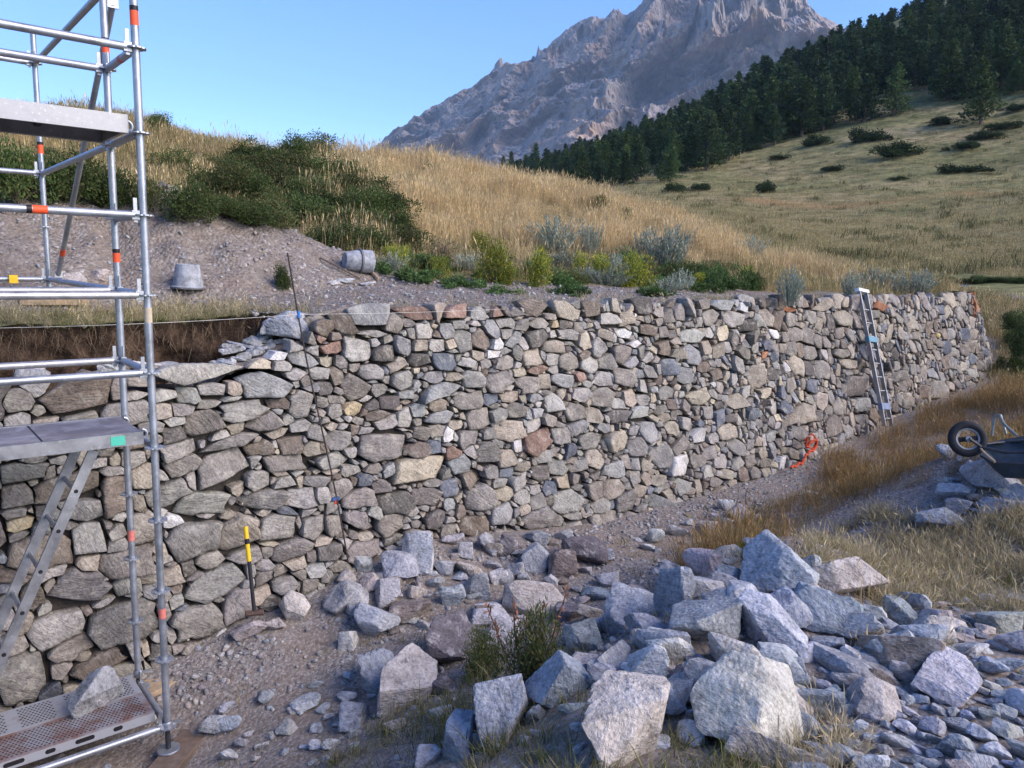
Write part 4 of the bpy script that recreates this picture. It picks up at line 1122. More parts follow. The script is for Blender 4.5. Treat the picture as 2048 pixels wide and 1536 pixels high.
D2, zt2 = deck(5, "hatch_deck", M_PLY, rail=.085, lift=.02)
part(MB().box(SW(-.62, .365, zt2 - .0045), (.010, .56, .003), [EV, DV, UPV]), "hatch_gap", M_BLACK, D2)
part(MB().box(SW(-.205, .0485, zt2 - .045), (.085, .003, .06), [EV, DV, UPV]), "label_plate", M_GREEN, D2)
# ladder folded down from the hatch
def pw(px, py, w_):
    r = ray(px, py); return r * ((P0 @ DV + w_) / (r @ DV))
top_n, bot_n = pw(172, 935, .16), pw(3, 1318, .16)
dirn = (bot_n - top_n); dirn = dirn / np.linalg.norm(dirn)
bot_n = top_n + dirn * ((-3.14 - top_n[2]) / dirn[2])
nrm = np.cross(dirn, DV); nrm /= np.linalg.norm(nrm)
LA = None
for wofs in (0, .38):
    a, b = top_n + DV * wofs - dirn * .12, bot_n + DV * wofs
    m = MB().box((a + b) / 2, (np.linalg.norm(b - a), .024, .062), [dirn, DV, nrm])
    st = part(m, "ladder_stile", M_ALU, D2)
    n = int(np.linalg.norm(b - a) / .27)
    for j in range(n):
        c = top_n + DV * wofs + dirn * (.16 + j * .27)
        if wofs == 0:
            part(MB().tube([c + DV * .0, c + DV * .38], .0155, 8), "rung", M_ALU, D2)
            part(MB().tube([c - DV * .0128, c - DV * .0124], .0135, 10), "rung_end", M_BLACK, st)
# bottom deck: two perforated steel planks with oval holes in their sides
z9 = lev(9) + .035
for w0, w1_, mt in ((.055, .365, M_RUSTD), (.372, .682, M_PLANK)):
    m = MB().box(SW(-1.275, (w0 + w1_) / 2, z9 + .066), (2.42, w1_ - w0, .006), [EV, DV, UPV])
    B = part(m, "steel_plank", mt)
    for w_ in (w0 + .003, w1_ - .003):
        part(MB().box(SW(-1.275, w_, z9 + .032), (2.42, .006, .062), [EV, DV, UPV]).box(SW(-1.275, w_ + (.012 if w_ < .3 else -.012), z9 + .003), (2.42, .02, .005), [EV, DV, UPV]), "plank_side", M_PLANK, B)
    m = MB()
    aa = np.linspace(0, 2 * np.pi, 9)[:-1]
    cnt = 0
    for s_ in np.arange(-2.44, -.1, .026):
        if w0 > .3 and (s_ % .30) < .075:
            continue
        for r_, w_ in enumerate(np.arange(w0 + .03, w1_ - .02, .024)):
            c = SW(s_ + (.013 if r_ % 2 else 0), w_, z9 + .0706)
            V = np.concatenate([c[None], c + np.stack([np.cos(aa) * .0075, np.sin(aa) * .0075, aa * 0], -1)])
            m.add(V, np.array([[0, k, k % 8 + 1] for k in range(1, 9)]))
    o_ = part(m, "perforations", M_BLACK, B, False); o_["kind"] = "stuff"
    if w0 < .3:
        for j, s_ in enumerate(np.arange(-2.3, -.1, .2)):
            L_ = .042 if j % 2 else .014
            th = np.linspace(0, 2 * np.pi, 17)[:-1]
            ring = np.stack([np.cos(th) * .016 + np.sign(np.cos(th)) * L_, np.sin(th) * .016], -1)
            V = SW(s_ + ring[:, 0], w0 - .0012, z9 + .036 + ring[:, 1])
            V = np.concatenate([V.mean(0)[None], V])
            part(MB().add(V, np.array([[0, k, k % 16 + 1] for k in range(1, 17)])), "side_hole", M_BLACK, B, False)
# base jacks
for k in POST:
    s_, w_, zb_, _z = POST[k]
    g_ = SW(s_, w_)
    if k in (3, 6):
        zg = float(zu(g_[0], g_[1]))
    else:
        zg = float(zf(g_[0], g_[1]))
    zp = max(zg, zb_ - .45) + .055
    if k == 1: zp = zpost(340, 1497, 0)
    J = part(MB().tube([SW(s_, w_, zp), SW(s_, w_, zb_ + .05)], .018, 10), "base_jack", M_DARKM)
    m = MB().lathe([(.0, .012), (.075, .012), (.08, .008), (.08, .0), (.0, .0)], SW(s_, w_, zp - .003), UPV, 10)
    part(m, "base_plate", M_GALV, J)
    m = MB().lathe([(.028, 0), (.034, .01), (.034, .05), (.028, .06)], SW(s_, w_, zb_ - .05), UPV, 12).box(SW(s_, w_, zb_ - .02), (.19, .02, .016), [EV, DV, UPV])
    part(m, "jack_nut", M_GALV, J)
    if k in (1, 3, 2):
        if k == 1:
            c, sz, ax, lb, mt = SW(.03, -.06, zp - .034), (.62, .20, .05), .75, "brown board under the front scaffold post at bottom left", M_WOODD
        elif k == 3:
            c, sz, ax, lb, mt = SW(.03, 3.39, zp - .044), (.58, .24, .07), -.1, "pale timber board under the rear scaffold post on the turf", M_WOOD
        else:
            c, sz, ax, lb, mt = SW(.0, .70, zp - .03), (.5, .22, .045), .3, "timber board under the inner scaffold post behind the deck stone", M_WOOD
        ex = EV * math.cos(ax) + DV * math.sin(ax); ey = -EV * math.sin(ax) + DV * math.cos(ax)
        o = MB().box((0, 0, 0), sz, [ex, ey, UPV]).build("sole_board", mt); o.location = c
        bv = o.modifiers.new("bevel", 'BEVEL'); bv.width = .006; bv.segments = 2
        tag(o, lb, "board")

# ------------------------------------------------------------------ thin iron rod with string line
M_RODM = plain("rusty_rod", (.045, .035, .03), .7, .3, .4, 20)
rb, rt_ = pw(697, 1128, .74), pw(573, 505, 1.42)
RODT = thing("line_rod", rb, "thin dark iron rod leaning against the wall, tying the string line", "rod")
n = 14
pp = np.array([rb + (rt_ - rb) * q + np.array([.012 * math.sin(q * 7), 0, 0]) for q in np.linspace(0, 1, n)])
MB().tube(pp - rb, .0075, 8).build("shaft", M_RODM, RODT)
M_BLUEP = plain("blue_plastic", (.06, .20, .5), .5)
def on_rod(px_y):
    i = int(np.argmin([abs(project(q)[1] - px_y) for q in np.linspace(rb, rt_, 300)]))
    return np.linspace(rb, rt_, 300)[i]
c = on_rod(628)
MB().tube([c - rb - UPV * .03, c - rb + UPV * .03], .014, 8).build("blue_knot", M_BLUEP, RODT)
c2 = on_rod(998)
MB().box(c2 - rb, (.07, .025, .03), [EV, DV, UPV]).build("clamp", plain("clamp_blue", (.05, .09, .22), .5), RODT)
MB().tube([c2 - rb - UPV * .015, c2 - rb - UPV * .05], .012, 8).build("clamp_tip", M_RED, RODT)
M_STR = plain("string", (.62, .60, .56), .8)
sa = pw(-60, 657, 1.25); sc2 = pw(1010, 618, 1.30)
mid = lambda a, b, sag: np.array([a + (b - a) * q - UPV * sag * 4 * q * (1 - q) for q in np.linspace(0, 1, 12)])
o = MB().tube(np.concatenate([mid(sa, c, .02), mid(c, sc2, .01)[1:]]), .0015, 5).build("string_line", M_STR)
tag(o, "pale mason's string stretched level along the top of the wall", "string")

# ------------------------------------------------------------------ sledgehammer
hb, ht = pw(509, 1226, .76), pw(491, 1053, .90)
HM = thing("sledgehammer", hb, "sledgehammer with yellow and black handle leaning on the wall", "hammer")
ax_ = (ht - hb) / np.linalg.norm(ht - hb)
L_ = np.linalg.norm(ht - hb)
MB().tube([ax_ * 0.0, ax_ * .2 * L_, ax_ * .42 * L_, ax_ * .60 * L_], [.016, .0165, .0165, .0175], 12).build("handle", plain("black_fibreglass", (.025, .026, .03), .45), HM)
MB().tube([ax_ * .60 * L_, ax_ * .75 * L_, ax_ * .97 * L_, ax_ * L_], [.0195, .0185, .0195, .017], 12).build("grip", M_YEL, HM)
m = MB().tube([ax_ * .80 * L_, ax_ * .86 * L_], .0197, 12); m.build("grip_print", M_BLACK, HM)
hx = EV * .92 - DV * .38; hy = np.cross(ax_, hx); hy /= np.linalg.norm(hy)
mm = MB()
mm.tube([-hx * .075, -hx * .068, -hx * .03, hx * .03, hx * .068, hx * .075], [.026, .031, .026, .026, .031, .026], 8)
mm.build("head", plain("rusty_steel", (.11, .07, .055), .7, .4, .35, 25, .3), HM)

# ------------------------------------------------------------------ buckets
M_BUCK = plain("cement_bucket", (.27, .28, .30), .75, 0, .5, 14, .3)
M_BUCKD = plain("bucket_band", (.12, .125, .13), .7, 0, .4, 14)
bp = march(376, 577, zu, 5, 30)
BK = thing("bucket", bp, "cement-caked grey bucket standing upside down before the spoil heap", "bucket")
dist = float(np.hypot(bp[0], bp[1])); k_ = dist / FPX
R1, R2, Hh = 55 * k_ / 2, 40 * k_ / 2, 44 * k_
MB().lathe([(R1 * 1.05, 0), (R1 * 1.05, .022), (R1, .025), (R1 * .96, Hh * .12), (R1 * .94, Hh * .13), (R2 * 1.02, Hh * .96), (R2 * .98, Hh), (R2 * .8, Hh), (R2 * .78, Hh - .012), (0.001, Hh - .012)], (0, 0, 0), (.03, -.02, 1), 36).build("body", M_BUCK, BK)
MB().lathe([(R1 * 1.055, .0), (R1 * 1.075, .008), (R1 * 1.06, .02)], (0, 0, 0), (.03, -.02, 1), 36).build("rim", M_BUCKD, BK)
bp = march(716, 543, zu, 5, 30)
dist = float(np.hypot(bp[0], bp[1])); k_ = dist / FPX
BK = thing("bucket", bp + UPV * 20 * k_, "grey cement bucket lying on its side by the bushes", "bucket")
axb = np.array([.80, .52, -.03])
R1, R2, Hh = 44 * k_ / 2, 34 * k_ / 2, 52 * k_
MB().lathe([(.001, -.012), (R2 * .82, -.012), (R2 * .86, -.018), (R2, 0), (R1 * .98, Hh * .5), (R1, Hh * .62), (R1 * 1.02, Hh), (R1 * .96, Hh), (R1 * .9, Hh * .6), (R2 * .9, .03)], -axb * Hh / 2, axb, 36).build("body", M_BUCK, BK)
MB().lathe([(R1 * 1.0, Hh * .50), (R1 * 1.09, Hh * .52), (R1 * 1.09, Hh * .58), (R1 * 1.01, Hh * .60)], -axb * Hh / 2, axb, 36).build("band", M_BUCKD, BK)
# bits of timber near it
for a_, b_, r_, lb in (((640, 520), (720, 562), .012, "thin grey stick lying on the spoil left of the lying bucket"), ((738, 545), (757, 563), .024, "short timber offcut in front of the lying bucket")):
    a = march(*a_, zu, 5, 30) + UPV * .03; b = march(*b_, zu, 5, 30) + UPV * .03
    o = MB().tube([np.zeros(3), (b - a) * .5 + UPV * .01, b - a], r_, 6).build("stick", M_WOOD if r_ > .02 else M_TWIG); o.location = a
    tag(o, lb, "stick")

# ------------------------------------------------------------------ aluminium ladder against the far wall
def far_pt(px, py, out):
    r = ray(px, py); n = DV - BATTER * UPV
    kk = (n @ P0) + WB - BATTER * ZB + .24 - out
    return r * (kk / (n @ r))
la, lb_ = far_pt(1776, 852, .42), far_pt(1724, 582, .04)
lb_[2] = lb_[2]
LD = thing("ladder", la, "aluminium ladder leaning against the far old section of the wall", "ladder")
dr = (lb_ - la); Ln = np.linalg.norm(dr); dr = dr / Ln
sx = EV - dr * (EV @ dr); sx /= np.linalg.norm(sx)
ny = np.cross(sx, dr)
for sg in (-1, 1):
    MB().box(dr * Ln / 2 + sx * sg * .135, (Ln, .028, .07), [dr, sx, ny]).build("stile", M_ALU, LD)
for j in range(int(Ln / .26)):
    MB().tube([dr * (.14 + j * .26) - sx * .13, dr * (.14 + j * .26) + sx * .13], .016, 8).build("rung", M_ALU, LD)
MB().box(dr * Ln, (.06, .38, .09), [dr, sx, ny]).build("top_cap", plain("white_cap", (.75, .75, .76), .5), LD)
MB().box(dr * Ln * .63, (.10, .33, .08), [dr, sx, ny]).build("guide_bracket", plain("teal_plastic", (.10, .22, .28), .5), LD)
MB().box(dr * Ln * .14, (.12, .32, .08), [dr, sx, ny]).build("guide_bracket", plain("bluegrey_plastic", (.16, .2, .28), .5), LD)

# ------------------------------------------------------------------ orange strap at the wall foot
g0 = pw(1618, 900, .82)
ST = thing("lashing_strap", g0, "tangled orange lashing strap at the wall foot before the old section", "strap")
M_ORG = plain("orange_webbing", (.46, .06, .022), .7, 0, .2, 30)
pts = [pw(1582, 936, .6), pw(1596, 929, .62), pw(1606, 925, .66), pw(1611, 912, .70), pw(1618, 905, .72), pw(1632, 896, .74), pw(1634, 884, .76), pw(1622, 872, .80), pw(1613, 882, .78), pw(1612, 896, .76), pw(1620, 886, .74), pw(1628, 878, .76)]
pts = np.array(pts) - g0
pts = np.concatenate([pts[i] + (pts[i + 1] - pts[i]) * np.linspace(0, 1, 5, endpoint=False)[:, None] for i in range(len(pts) - 1)])
pts[:, 2] += .02 * np.sin(np.arange(len(pts)) * 1.3)
MB().tube(pts, .020, 6).build("webbing", M_ORG, ST)
pts2 = np.array([pw(1610, 880, .78), pw(1624, 868, .82), pw(1634, 880, .80), pw(1626, 898, .76), pw(1612, 892, .74), pw(1616, 874, .76)]) - g0
MB().tube(pts2, .017, 6).build("loop", M_ORG, ST)
MB().box(pw(1621, 876, .74) - g0, (.09, .05, .06), [EV, DV, UPV]).build("ratchet_buckle", plain("pale_buckle", (.55, .4, .3), .5, .4), ST)

# ------------------------------------------------------------------ wheelbarrow tipped over in the grass at right
wc = at(1935, 878, 9.0)
WBW = thing("wheelbarrow", wc - UPV * .25, "dark tipped-over wheelbarrow half hidden in the grass at right", "wheelbarrow")
o0 = UPV * .25
vw = wc / np.linalg.norm(wc)
axw = np.array([-.25, -.93, .26]); axw /= np.linalg.norm(axw)
Rw = 31 * 9.2 / FPX
M_TYRE = plain("tyre_rubber", (.014, .015, .018), .75, 0, .3, 30)
M_RIM = plain("grey_rim", (.22, .23, .24), .5, .4, .3, 20)
m = MB(); q = np.linspace(0, 2 * np.pi, 13)
W_ = m.lathe([(Rw - .042 + .042 * math.cos(a), .036 * math.sin(a)) for a in q], o0, axw, 40).build("wheel", M_TYRE, WBW)
MB().lathe([(Rw - .075, -.022), (Rw - .092, -.016), (Rw - .092, .016), (Rw - .075, .022)], o0, axw, 40).build("rim", M_RIM, W_)
MB().lathe([(.001, -.05), (.028, -.05), (.028, .05), (.001, .05)], o0, axw, 14).build("hub", M_RIM, W_)
tx = np.cross(axw, UPV); tx /= np.linalg.norm(tx); ty = np.cross(tx, axw)
for an in (2.95, 6.1):
    dvec = tx * math.cos(an) + ty * math.sin(an)
    MB().box(o0 + dvec * (Rw - .09) / 2, (Rw - .085, .05, .012), [dvec, np.cross(axw, dvec), axw]).build("spoke", M_TYRE, W_)
def wpt(px, py, d_):
    return at(px, py, d_) - wc + o0
M_TRAY = plain("blue_grey_tray", (.035, .05, .065), .5, .2, .35, 9)
# tray: a tapered steel tub lying on its side, its mouth towards the wall
rim = np.array([wpt(1968, 894, 9.25), wpt(2000, 882, 9.35), wpt(2060, 872, 9.4), wpt(2150, 872, 9.3), wpt(2165, 915, 8.95), wpt(2060, 928, 8.8), wpt(1985, 925, 8.85), wpt(1962, 912, 9.0)])
bot = np.array([wpt(1992, 915, 9.2), wpt(2010, 900, 9.28), wpt(2060, 894, 9.32), wpt(2120, 894, 9.25), wpt(2125, 940, 9.0), wpt(2060, 950, 8.9), wpt(2010, 948, 8.92), wpt(1992, 935, 9.05)]) - UPV * .04
V = np.concatenate([rim, bot, bot.mean(0)[None]])
F4 = np.array([[i, (i + 1) % 8, 8 + (i + 1) % 8, 8 + i] for i in range(8)])
F3 = np.array([[8 + i, 8 + (i + 1) % 8, 16] for i in range(8)])
o = MB().add(V, [F3, F4]).build("tray", M_TRAY, WBW)
sd = o.modifiers.new("thick", 'SOLIDIFY'); sd.thickness = .012
MB().tube(np.concatenate([rim, rim[:1]]), .012, 8).build("tray_lip", M_DARKM, WBW)
M_TUBE = plain("frame_tube", (.20, .22, .20), .45, .6, .3, 15)
MB().tube([wpt(1984, 872, 9.3), wpt(1988, 838, 9.4), wpt(1994, 829, 9.4), wpt(2001, 830, 9.4), wpt(2012, 868, 9.3)], .013, 8).build("leg", M_TUBE, WBW)
MB().tube([wpt(1999, 830, 9.35), wpt(2008, 848, 9.3), wpt(2034, 872, 9.2)], .014, 8).build("leg", M_TUBE, WBW)
MB().tube([o0 + axw * .06, wpt(1965, 895, 9.0), wpt(2010, 905, 8.9), wpt(2200, 900, 8.6)], .015, 8).build("frame", M_DARKM, WBW)
MB().tube([o0 - axw * .06, wpt(1968, 888, 9.2), wpt(2010, 884, 9.35), wpt(2200, 870, 9.3)], .015, 8).build("frame", M_DARKM, WBW)
MB().tube([wpt(1957, 893, 9.05), wpt(1970, 907, 8.85), wpt(1990, 924, 8.75)], .012, 8).build("strut", M_WOOD, WBW)
# ------------------------------------------------------------------ loose rocks
RC = dict(B=(.25, .27, .30), P=(.40, .395, .39), T=(.39, .345, .315), D=(.14, .125, .13), K=(.21, .175, .15), G=(.31, .308, .305), W=(.47, .465, .46), N=(.28, .29, .27), C=(.42, .38, .34), S=(.35, .365, .39))
pile = zf
RR = np.random.default_rng(23)
RNAME = dict(B='dark blue', S='light blue', P='pale grey', T='pinkish', G='grey', N='greenish', K='brown', C='cream')
rock_id = [100]
def rock(cx, cy, w, h, code, label, name="rock", fn=pile, level=4, tilt=None, group=None, P=None, planes=None, lift=.22, depth_k=None, sharp=None):
    if P is None:
        c = march(cx, cy + h * .15, fn)
        if c is None:
            return None
        hm = h / FPX * np.linalg.norm(c)
        c2 = march(cx, cy, lambda x, y: fn(x, y) + lift * hm)
        P = c if c2 is None else c2
    k = (P @ CAM[2]) / FPX
    a, c_ = w * k / 2, h * k / 2
    b = (a + c_) / 2 * (RR.uniform(.8, 1.1) if depth_k is None else depth_k)
    rock_id[0] += 1
    V, F = rock_shape(rock_id[0] * 7 + 1, level, planes or int(RR.integers(5, 10)), sharp or RR.uniform(60, 120), RR.uniform(.02, .04), 9 if level > 3 else 6)
    q = RR.normal(0, .25) if tilt is None else rad(tilt)
    V = V * np.array([a, b, c_])
    cs, sn = math.cos(q), math.sin(q)
    V = np.c_[V[:, 0] * cs + V[:, 2] * sn, V[:, 1], -V[:, 0] * sn + V[:, 2] * cs]
    ex = V[:, 0].max() - V[:, 0].min(); ez = V[:, 2].max() - V[:, 2].min()
    V = V * np.array([2 * a / ex, 1, 2 * c_ / ez])
    f_ = P / np.linalg.norm(P); rt = np.cross(f_, UPV); rt /= np.linalg.norm(rt); up = np.cross(rt, f_)
    V = V @ np.array([rt, f_, up])
    col = np.array(RC[code]) * RR.uniform(.88, 1.12) * (1 + RR.normal(0, .02, 3))
    o = obj(name, mesh("rock", V, F, M_ROCK, col, RR.uniform(), False), None, P)
    return tag(o, label, "rock", group)
ROCKS = {
(680, 1011): """80 545 170 190 G striped grey block rock at the left end of the rubble by the wall
200 690 260 210 S large grey block rock with a flat top near the rubble's left end
280 515 150 180 G squat grey rock behind the large block in the wall rubble
410 620 240 130 K flat red-brown slab rock lying in the wall rubble
350 340 210 170 S dark-striped grey rock at the back of the wall rubble
455 280 180 250 P tall pale rock leaning to the right in the wall rubble
600 360 130 90 G low grey rock right of the tall leaning one
755 385 180 110 T pinkish rock in the middle of the wall rubble
800 480 150 160 G grey rock below the pinkish one in the rubble
665 535 150 140 P pale rounded rock at the front edge of the wall rubble
735 270 90 110 P small upright pale rock against the wall foot
990 235 130 160 D dark upright block rock standing against the wall foot
930 420 120 110 P small pale pointed rock in front of the dark block
1030 385 110 110 P pale rock left of the pointed blue-white one
1145 315 180 200 S pointed blue-white rock in the rubble's right half
1295 345 190 170 K brown domed rock beside the pointed blue-white one
1430 270 270 180 D big dark purple boulder at the right end of the rubble
1235 435 85 65 P tiny pale cube-like rock below the brown domed one
1300 180 130 70 P flat pale rock at the wall foot above the dark boulder
1150 185 160 100 G grey rock at the wall foot behind the pointed one
1840 190 110 105 P lone pale rock on the gravel right of the dark boulder
170 450 130 110 T tan rock at the wall foot near the iron rod
130 330 120 130 G upright grey slab rock beside the iron rod foot
50 420 110 100 T small tan rock left of the iron rod foot
560 450 110 80 G small grey rock under the tall leaning one
450 510 120 80 T small tan rock between the red slab and the pale rocks
860 230 110 140 G grey upright rock against the wall right of the rubble middle
50 800 120 120 P pale rock on the gravel below the striped block
650 800 300 350 D dark pointed boulder left of the green plant
1150 560 390 210 T broad pinkish boulder behind the green plant
870 635 230 150 W white-streaked flat rock left of the pinkish boulder
960 740 190 190 P pale rock half hidden behind the green plant
1330 640 190 150 D dark plum rock right of the pinkish boulder
1480 640 190 110 T low pink-grey rock beyond the plum one
230 990 230 270 B slanting blue-grey rock leaning on the tall cream boulder
400 1040 340 430 C tall cream boulder with a broken wedge at lower left centre
625 1055 190 110 D low purple-grey rock right of the tall cream boulder
80 1235 170 170 B layered blue rock at the lower left of the cream boulder
590 1215 140 80 P small pale rock in the grass below the purple one
950 1210 310 390 S faceted pale blue boulder at bottom centre
710 1370 200 330 B narrow blue rock left of the faceted pale blue boulder
1290 1030 410 330 B wide smooth blue boulder below the green plant
1425 790 250 260 N rounded green-grey boulder at the pile's left edge
1710 585 330 260 P pale pyramid-shaped rock on the pile's left shoulder
1960 540 230 350 B tall blade-like blue rock standing on the pile
1600 700 180 220 B blue rock between the green-grey boulder and the pyramid
1790 705 270 150 B blue slab rock under the pyramid-shaped one
1920 835 290 210 W bright whitish rock in the pile's middle left
1790 940 250 250 P pale ridge-backed rock below the bright whitish one
1600 890 190 200 S pale blue rock left of the ridge-backed one
1665 1250 480 570 C largest cream-pink boulder in the bottom foreground
1985 1090 160 240 T pink-grey rock wedged right of the largest cream boulder
1400 1310 110 80 S small blue stone left of the largest cream boulder
520 1475 150 140 S blue-white rock at the bottom edge left of centre
1150 1230 130 120 B blue rock in the grass right of the faceted boulder""",
(1348, 1011): """170 490 230 140 P pale rounded rock at the back left of the pile
300 430 160 160 B blue rock behind the top boulder's left foot
560 385 410 370 S big blue-white boulder crowning the rock pile
1000 430 470 290 C broad tan slab boulder right of the crowning one
300 575 280 180 B dark-veined blue slab rock below the crowning boulder
180 690 390 310 G grey faceted rock on the pile's left face
570 700 390 350 S blue-grey boulder with tan edge in the pile's centre
880 625 360 260 B blue slab rock with its point to the right
390 900 390 220 C layered cream rock in the pile's lower middle
650 995 260 230 B dark blue-grey rock right of the layered cream one
1030 935 430 200 S flat pale blue slab rock in the pile's right half
1310 865 450 240 K rough brownish rock right of the flat pale slab
1510 700 210 200 T pale pink rock at the pile's right end
1325 640 190 200 B dark blue rock left of the pale pink one
1610 1000 340 320 P big pale blade of rock leaning in the right rubble
1150 1125 330 250 T pinkish grey block rock in the lower right rubble
800 1155 350 190 B streaked blue rock between the two pinkish blocks
425 1200 630 480 C second largest pale pink boulder right of the foreground one
60 1040 150 210 K dark brown rock between the two largest boulders
590 1460 540 210 T pale pink boulder cut by the bottom edge
100 1330 160 140 S small blue rock between the two largest boulders
1040 700 330 160 G grey slab rock under the grass tuft on the pile
900 810 200 110 B low blue stone above the flat pale slab
880 1080 150 110 S small blue-white rock under the flat pale slab
1560 80 260 150 S pale blue rock lying in the grass at middle right
380 40 130 110 P pale rock on the gravel before the long grass
190 150 150 120 T pinkish rock on the gravel by the grass edge
1670 790 160 90 T flat pinkish stone right of the pale pink rock
1230 1030 200 110 K brown stone below the rough brownish rock""",
(1800, 860): """11 0 1 1 X end"""}
for (ox, oy), txt in ROCKS.items():
    for ln in txt.split("\n"):
        p_ = ln.split()
        if p_[4] == "X": continue
        cx, cy, w_, h_ = (float(v) / 2.926 for v in p_[:4])
        rock(ox + cx, oy + cy, w_ * 1.04, h_ * 1.04, p_[4], " ".join(p_[5:]), "boulder" if w_ * h_ > 9500 else "rock", level=5 if w_ * h_ > 12000 else 4)
for cx, cy, w_, h_, cd, lb in [
        (1985, 955, 120, 62, 'S', "pale blue slab rock in the pile under the wheelbarrow"), (2028, 935, 70, 55, 'K', "brown-grey rock behind the pale slab near the wheelbarrow"),
        (2040, 900, 50, 40, 'S', "blue rock at the right edge against the wheelbarrow tray"), (1975, 928, 70, 30, 'B', "low blue rock beneath the wheelbarrow's strut"),
        (1905, 985, 62, 40, 'S', "rounded pale rock at the grass edge left of the barrow pile"), (1945, 945, 30, 50, 'B', "dark blue upright rock at the barrow pile's left end"),
        (2035, 985, 60, 40, 'S', "light blue rock at the right edge of the barrow pile"), (1920, 1015, 50, 40, 'G', "grey rock below the rounded pale one near the barrow"),
        (1990, 1008, 70, 26, 'B', "flat blue rock in front of the barrow pile"), (2040, 1200, 50, 26, 'B', "blue flat stone at the right edge in dry grass")]:
    rock(cx, cy, w_, h_, cd, lb)
# single stones at the wall foot and on the scaffold
rock(588, 1215, 62, 70, 'C', "tan wedge-shaped rock standing right of the sledgehammer", tilt=30)
rock(500, 1260, 72, 38, 'C', "long layered cream stone lying below the sledgehammer", tilt=-28)
rock(548, 1250, 46, 26, 'T', "short striped stone right of the long layered one", tilt=-15)
rock(686, 1195, 80, 70, 'G', "grey block rock at the wall foot left of the rubble")
rock(430, 1448, 62, 42, 'P', "pale flat-topped stone right of the scaffold foot")
rock(650, 1318, 36, 34, 'P', "small pale stone on the gravel below the wedge rock") if False else None
zdk = lev(9) + .035 + .069
cdk = SW(-.38, .37, zdk + .115)
rock(240, 1365, 104, 92, 'G', "blue-grey building stone lying on the lowest scaffold deck", P=cdk, tilt=-18, level=5, lift=0)
for cx, cy, w_, h_, cd, lb in [
        (575, 648, 100, 56, 'B', "dark fractured slab on the wall top beside the soil bank"), (655, 648, 120, 70, 'K', "brown lichened boulder set on the wall top by the rod"),
        (537, 652, 32, 34, 'S', "pale blue splintered stone at the soil bank's right end")]:
    r_ = ray(cx, cy); Pq = r_ * ((P0 @ DV + 1.72) / (r_ @ DV))
    rock(cx, cy, w_, h_, cd, lb, P=Pq)
for cx, cy, w_, h_, cd, lb in [(148, 556, 46, 26, 'C', "pale slab lying at the foot of the spoil heap left"), (205, 552, 60, 28, 'T', "cream rounded rock half buried in the spoil heap"),
        (690, 562, 40, 12, 'W', "white broken slab left of the lying bucket"), (735, 568, 34, 12, 'P', "pale flat slab in front of the lying bucket"), (665, 566, 30, 12, 'P', "small pale slab at the spoil's right foot")]:
    rock(cx, cy, w_, h_, cd, lb, fn=zu, level=3)
# chips dumped behind the low wall end
for k in range(46):
    cx = RR.uniform(440, 610); cy = 725 - (cx - 440) * .42 + RR.uniform(-26, 12)
    r_ = ray(cx, cy); Pq = r_ * ((P0 @ DV + 1.50 + .006 * (740 - cy)) / (r_ @ DV))
    z_ = float(np.interp(to_sw(Pq)[0], [-.5, .6, 1.0, 1.6, 2.2], [-1.1, -1.05, -.86, -.66, -.56]))
    rock(cx, cy, RR.uniform(16, 44), RR.uniform(10, 22), (cd := "BSGPBG"[RR.integers(6)]), "small broken " + RNAME[cd] + " stone in the blue-grey backfill at the wall's low end", "stone_chip", level=3, group="chips in the backfill behind the wall's low end", P=Pq)
for k in range(14):
    cx = RR.uniform(20, 470); cy = 748 + RR.uniform(-22, 8)
    r_ = ray(cx, cy); Pq = r_ * ((P0 @ DV + 1.62) / (r_ @ DV))
    rock(cx, cy, RR.uniform(30, 70), RR.uniform(18, 36), (cd := "TGPKG"[RR.integers(5)]), "rough " + RNAME[cd] + " stone lying behind the low left wall top under the soil bank", "loose_stone", level=3, group="stones under the soil bank", P=Pq)

def inside(px, py, poly):
    px, py = np.asarray(px), np.asarray(py)
    r = np.zeros(px.shape, bool)
    n = len(poly)
    for i in range(n):
        (x1, y1), (x2, y2) = poly[i], poly[(i + 1) % n]
        c = ((y1 > py) != (y2 > py)) & (px < (x2 - x1) * (py - y1) / (y2 - y1 + 1e-9) + x1)
        r ^= c
    return r
# rubble: small countable stones
def rubble(n, poly, smin, smax, label, group, codes, fn=pile, name="rubble_stone", flat=.62, seed=5):
    r = np.random.default_rng(seed)
    xs = [p[0] for p in poly]; ys = [p[1] for p in poly]
    done = 0; spots = []
    for _ in range(n * 30):
        if done >= n: break
        cx, cy = r.uniform(min(xs), max(xs)), r.uniform(min(ys), max(ys))
        if not inside(np.array(cx), np.array(cy), poly): continue
        w_ = smin + (smax - smin) * r.uniform() ** 2
        if any(math.hypot(cx - a, cy - b) < (w_ + c) * .30 for a, b, c in spots): continue
        spots.append((cx, cy, w_))
        cd = codes[r.integers(len(codes))]
        rock(cx, cy, w_, w_ * flat * r.uniform(.7, 1.25), cd, label.replace('COL', RNAME[cd]), name, fn, 3, r.normal(0, 14), group, lift=.27)
        done += 1
rubble(46, [(1180, 1190), (1320, 1140), (1500, 1090), (1780, 1140), (1900, 1280), (1800, 1420), (1560, 1420), (1300, 1470), (1150, 1360)], 56, 118, "medium COL rock bedded low in the foreground rock pile", "bedded rocks of the pile", "BSGPTCS", seed=15, name="rock", flat=.72)
rubble(26, [(1880, 905), (2060, 880), (2060, 1030), (1960, 1030), (1880, 1010)], 24, 62, "small COL rock of the heap under the wheelbarrow", "small rocks under the wheelbarrow", "BSGPK", seed=16)
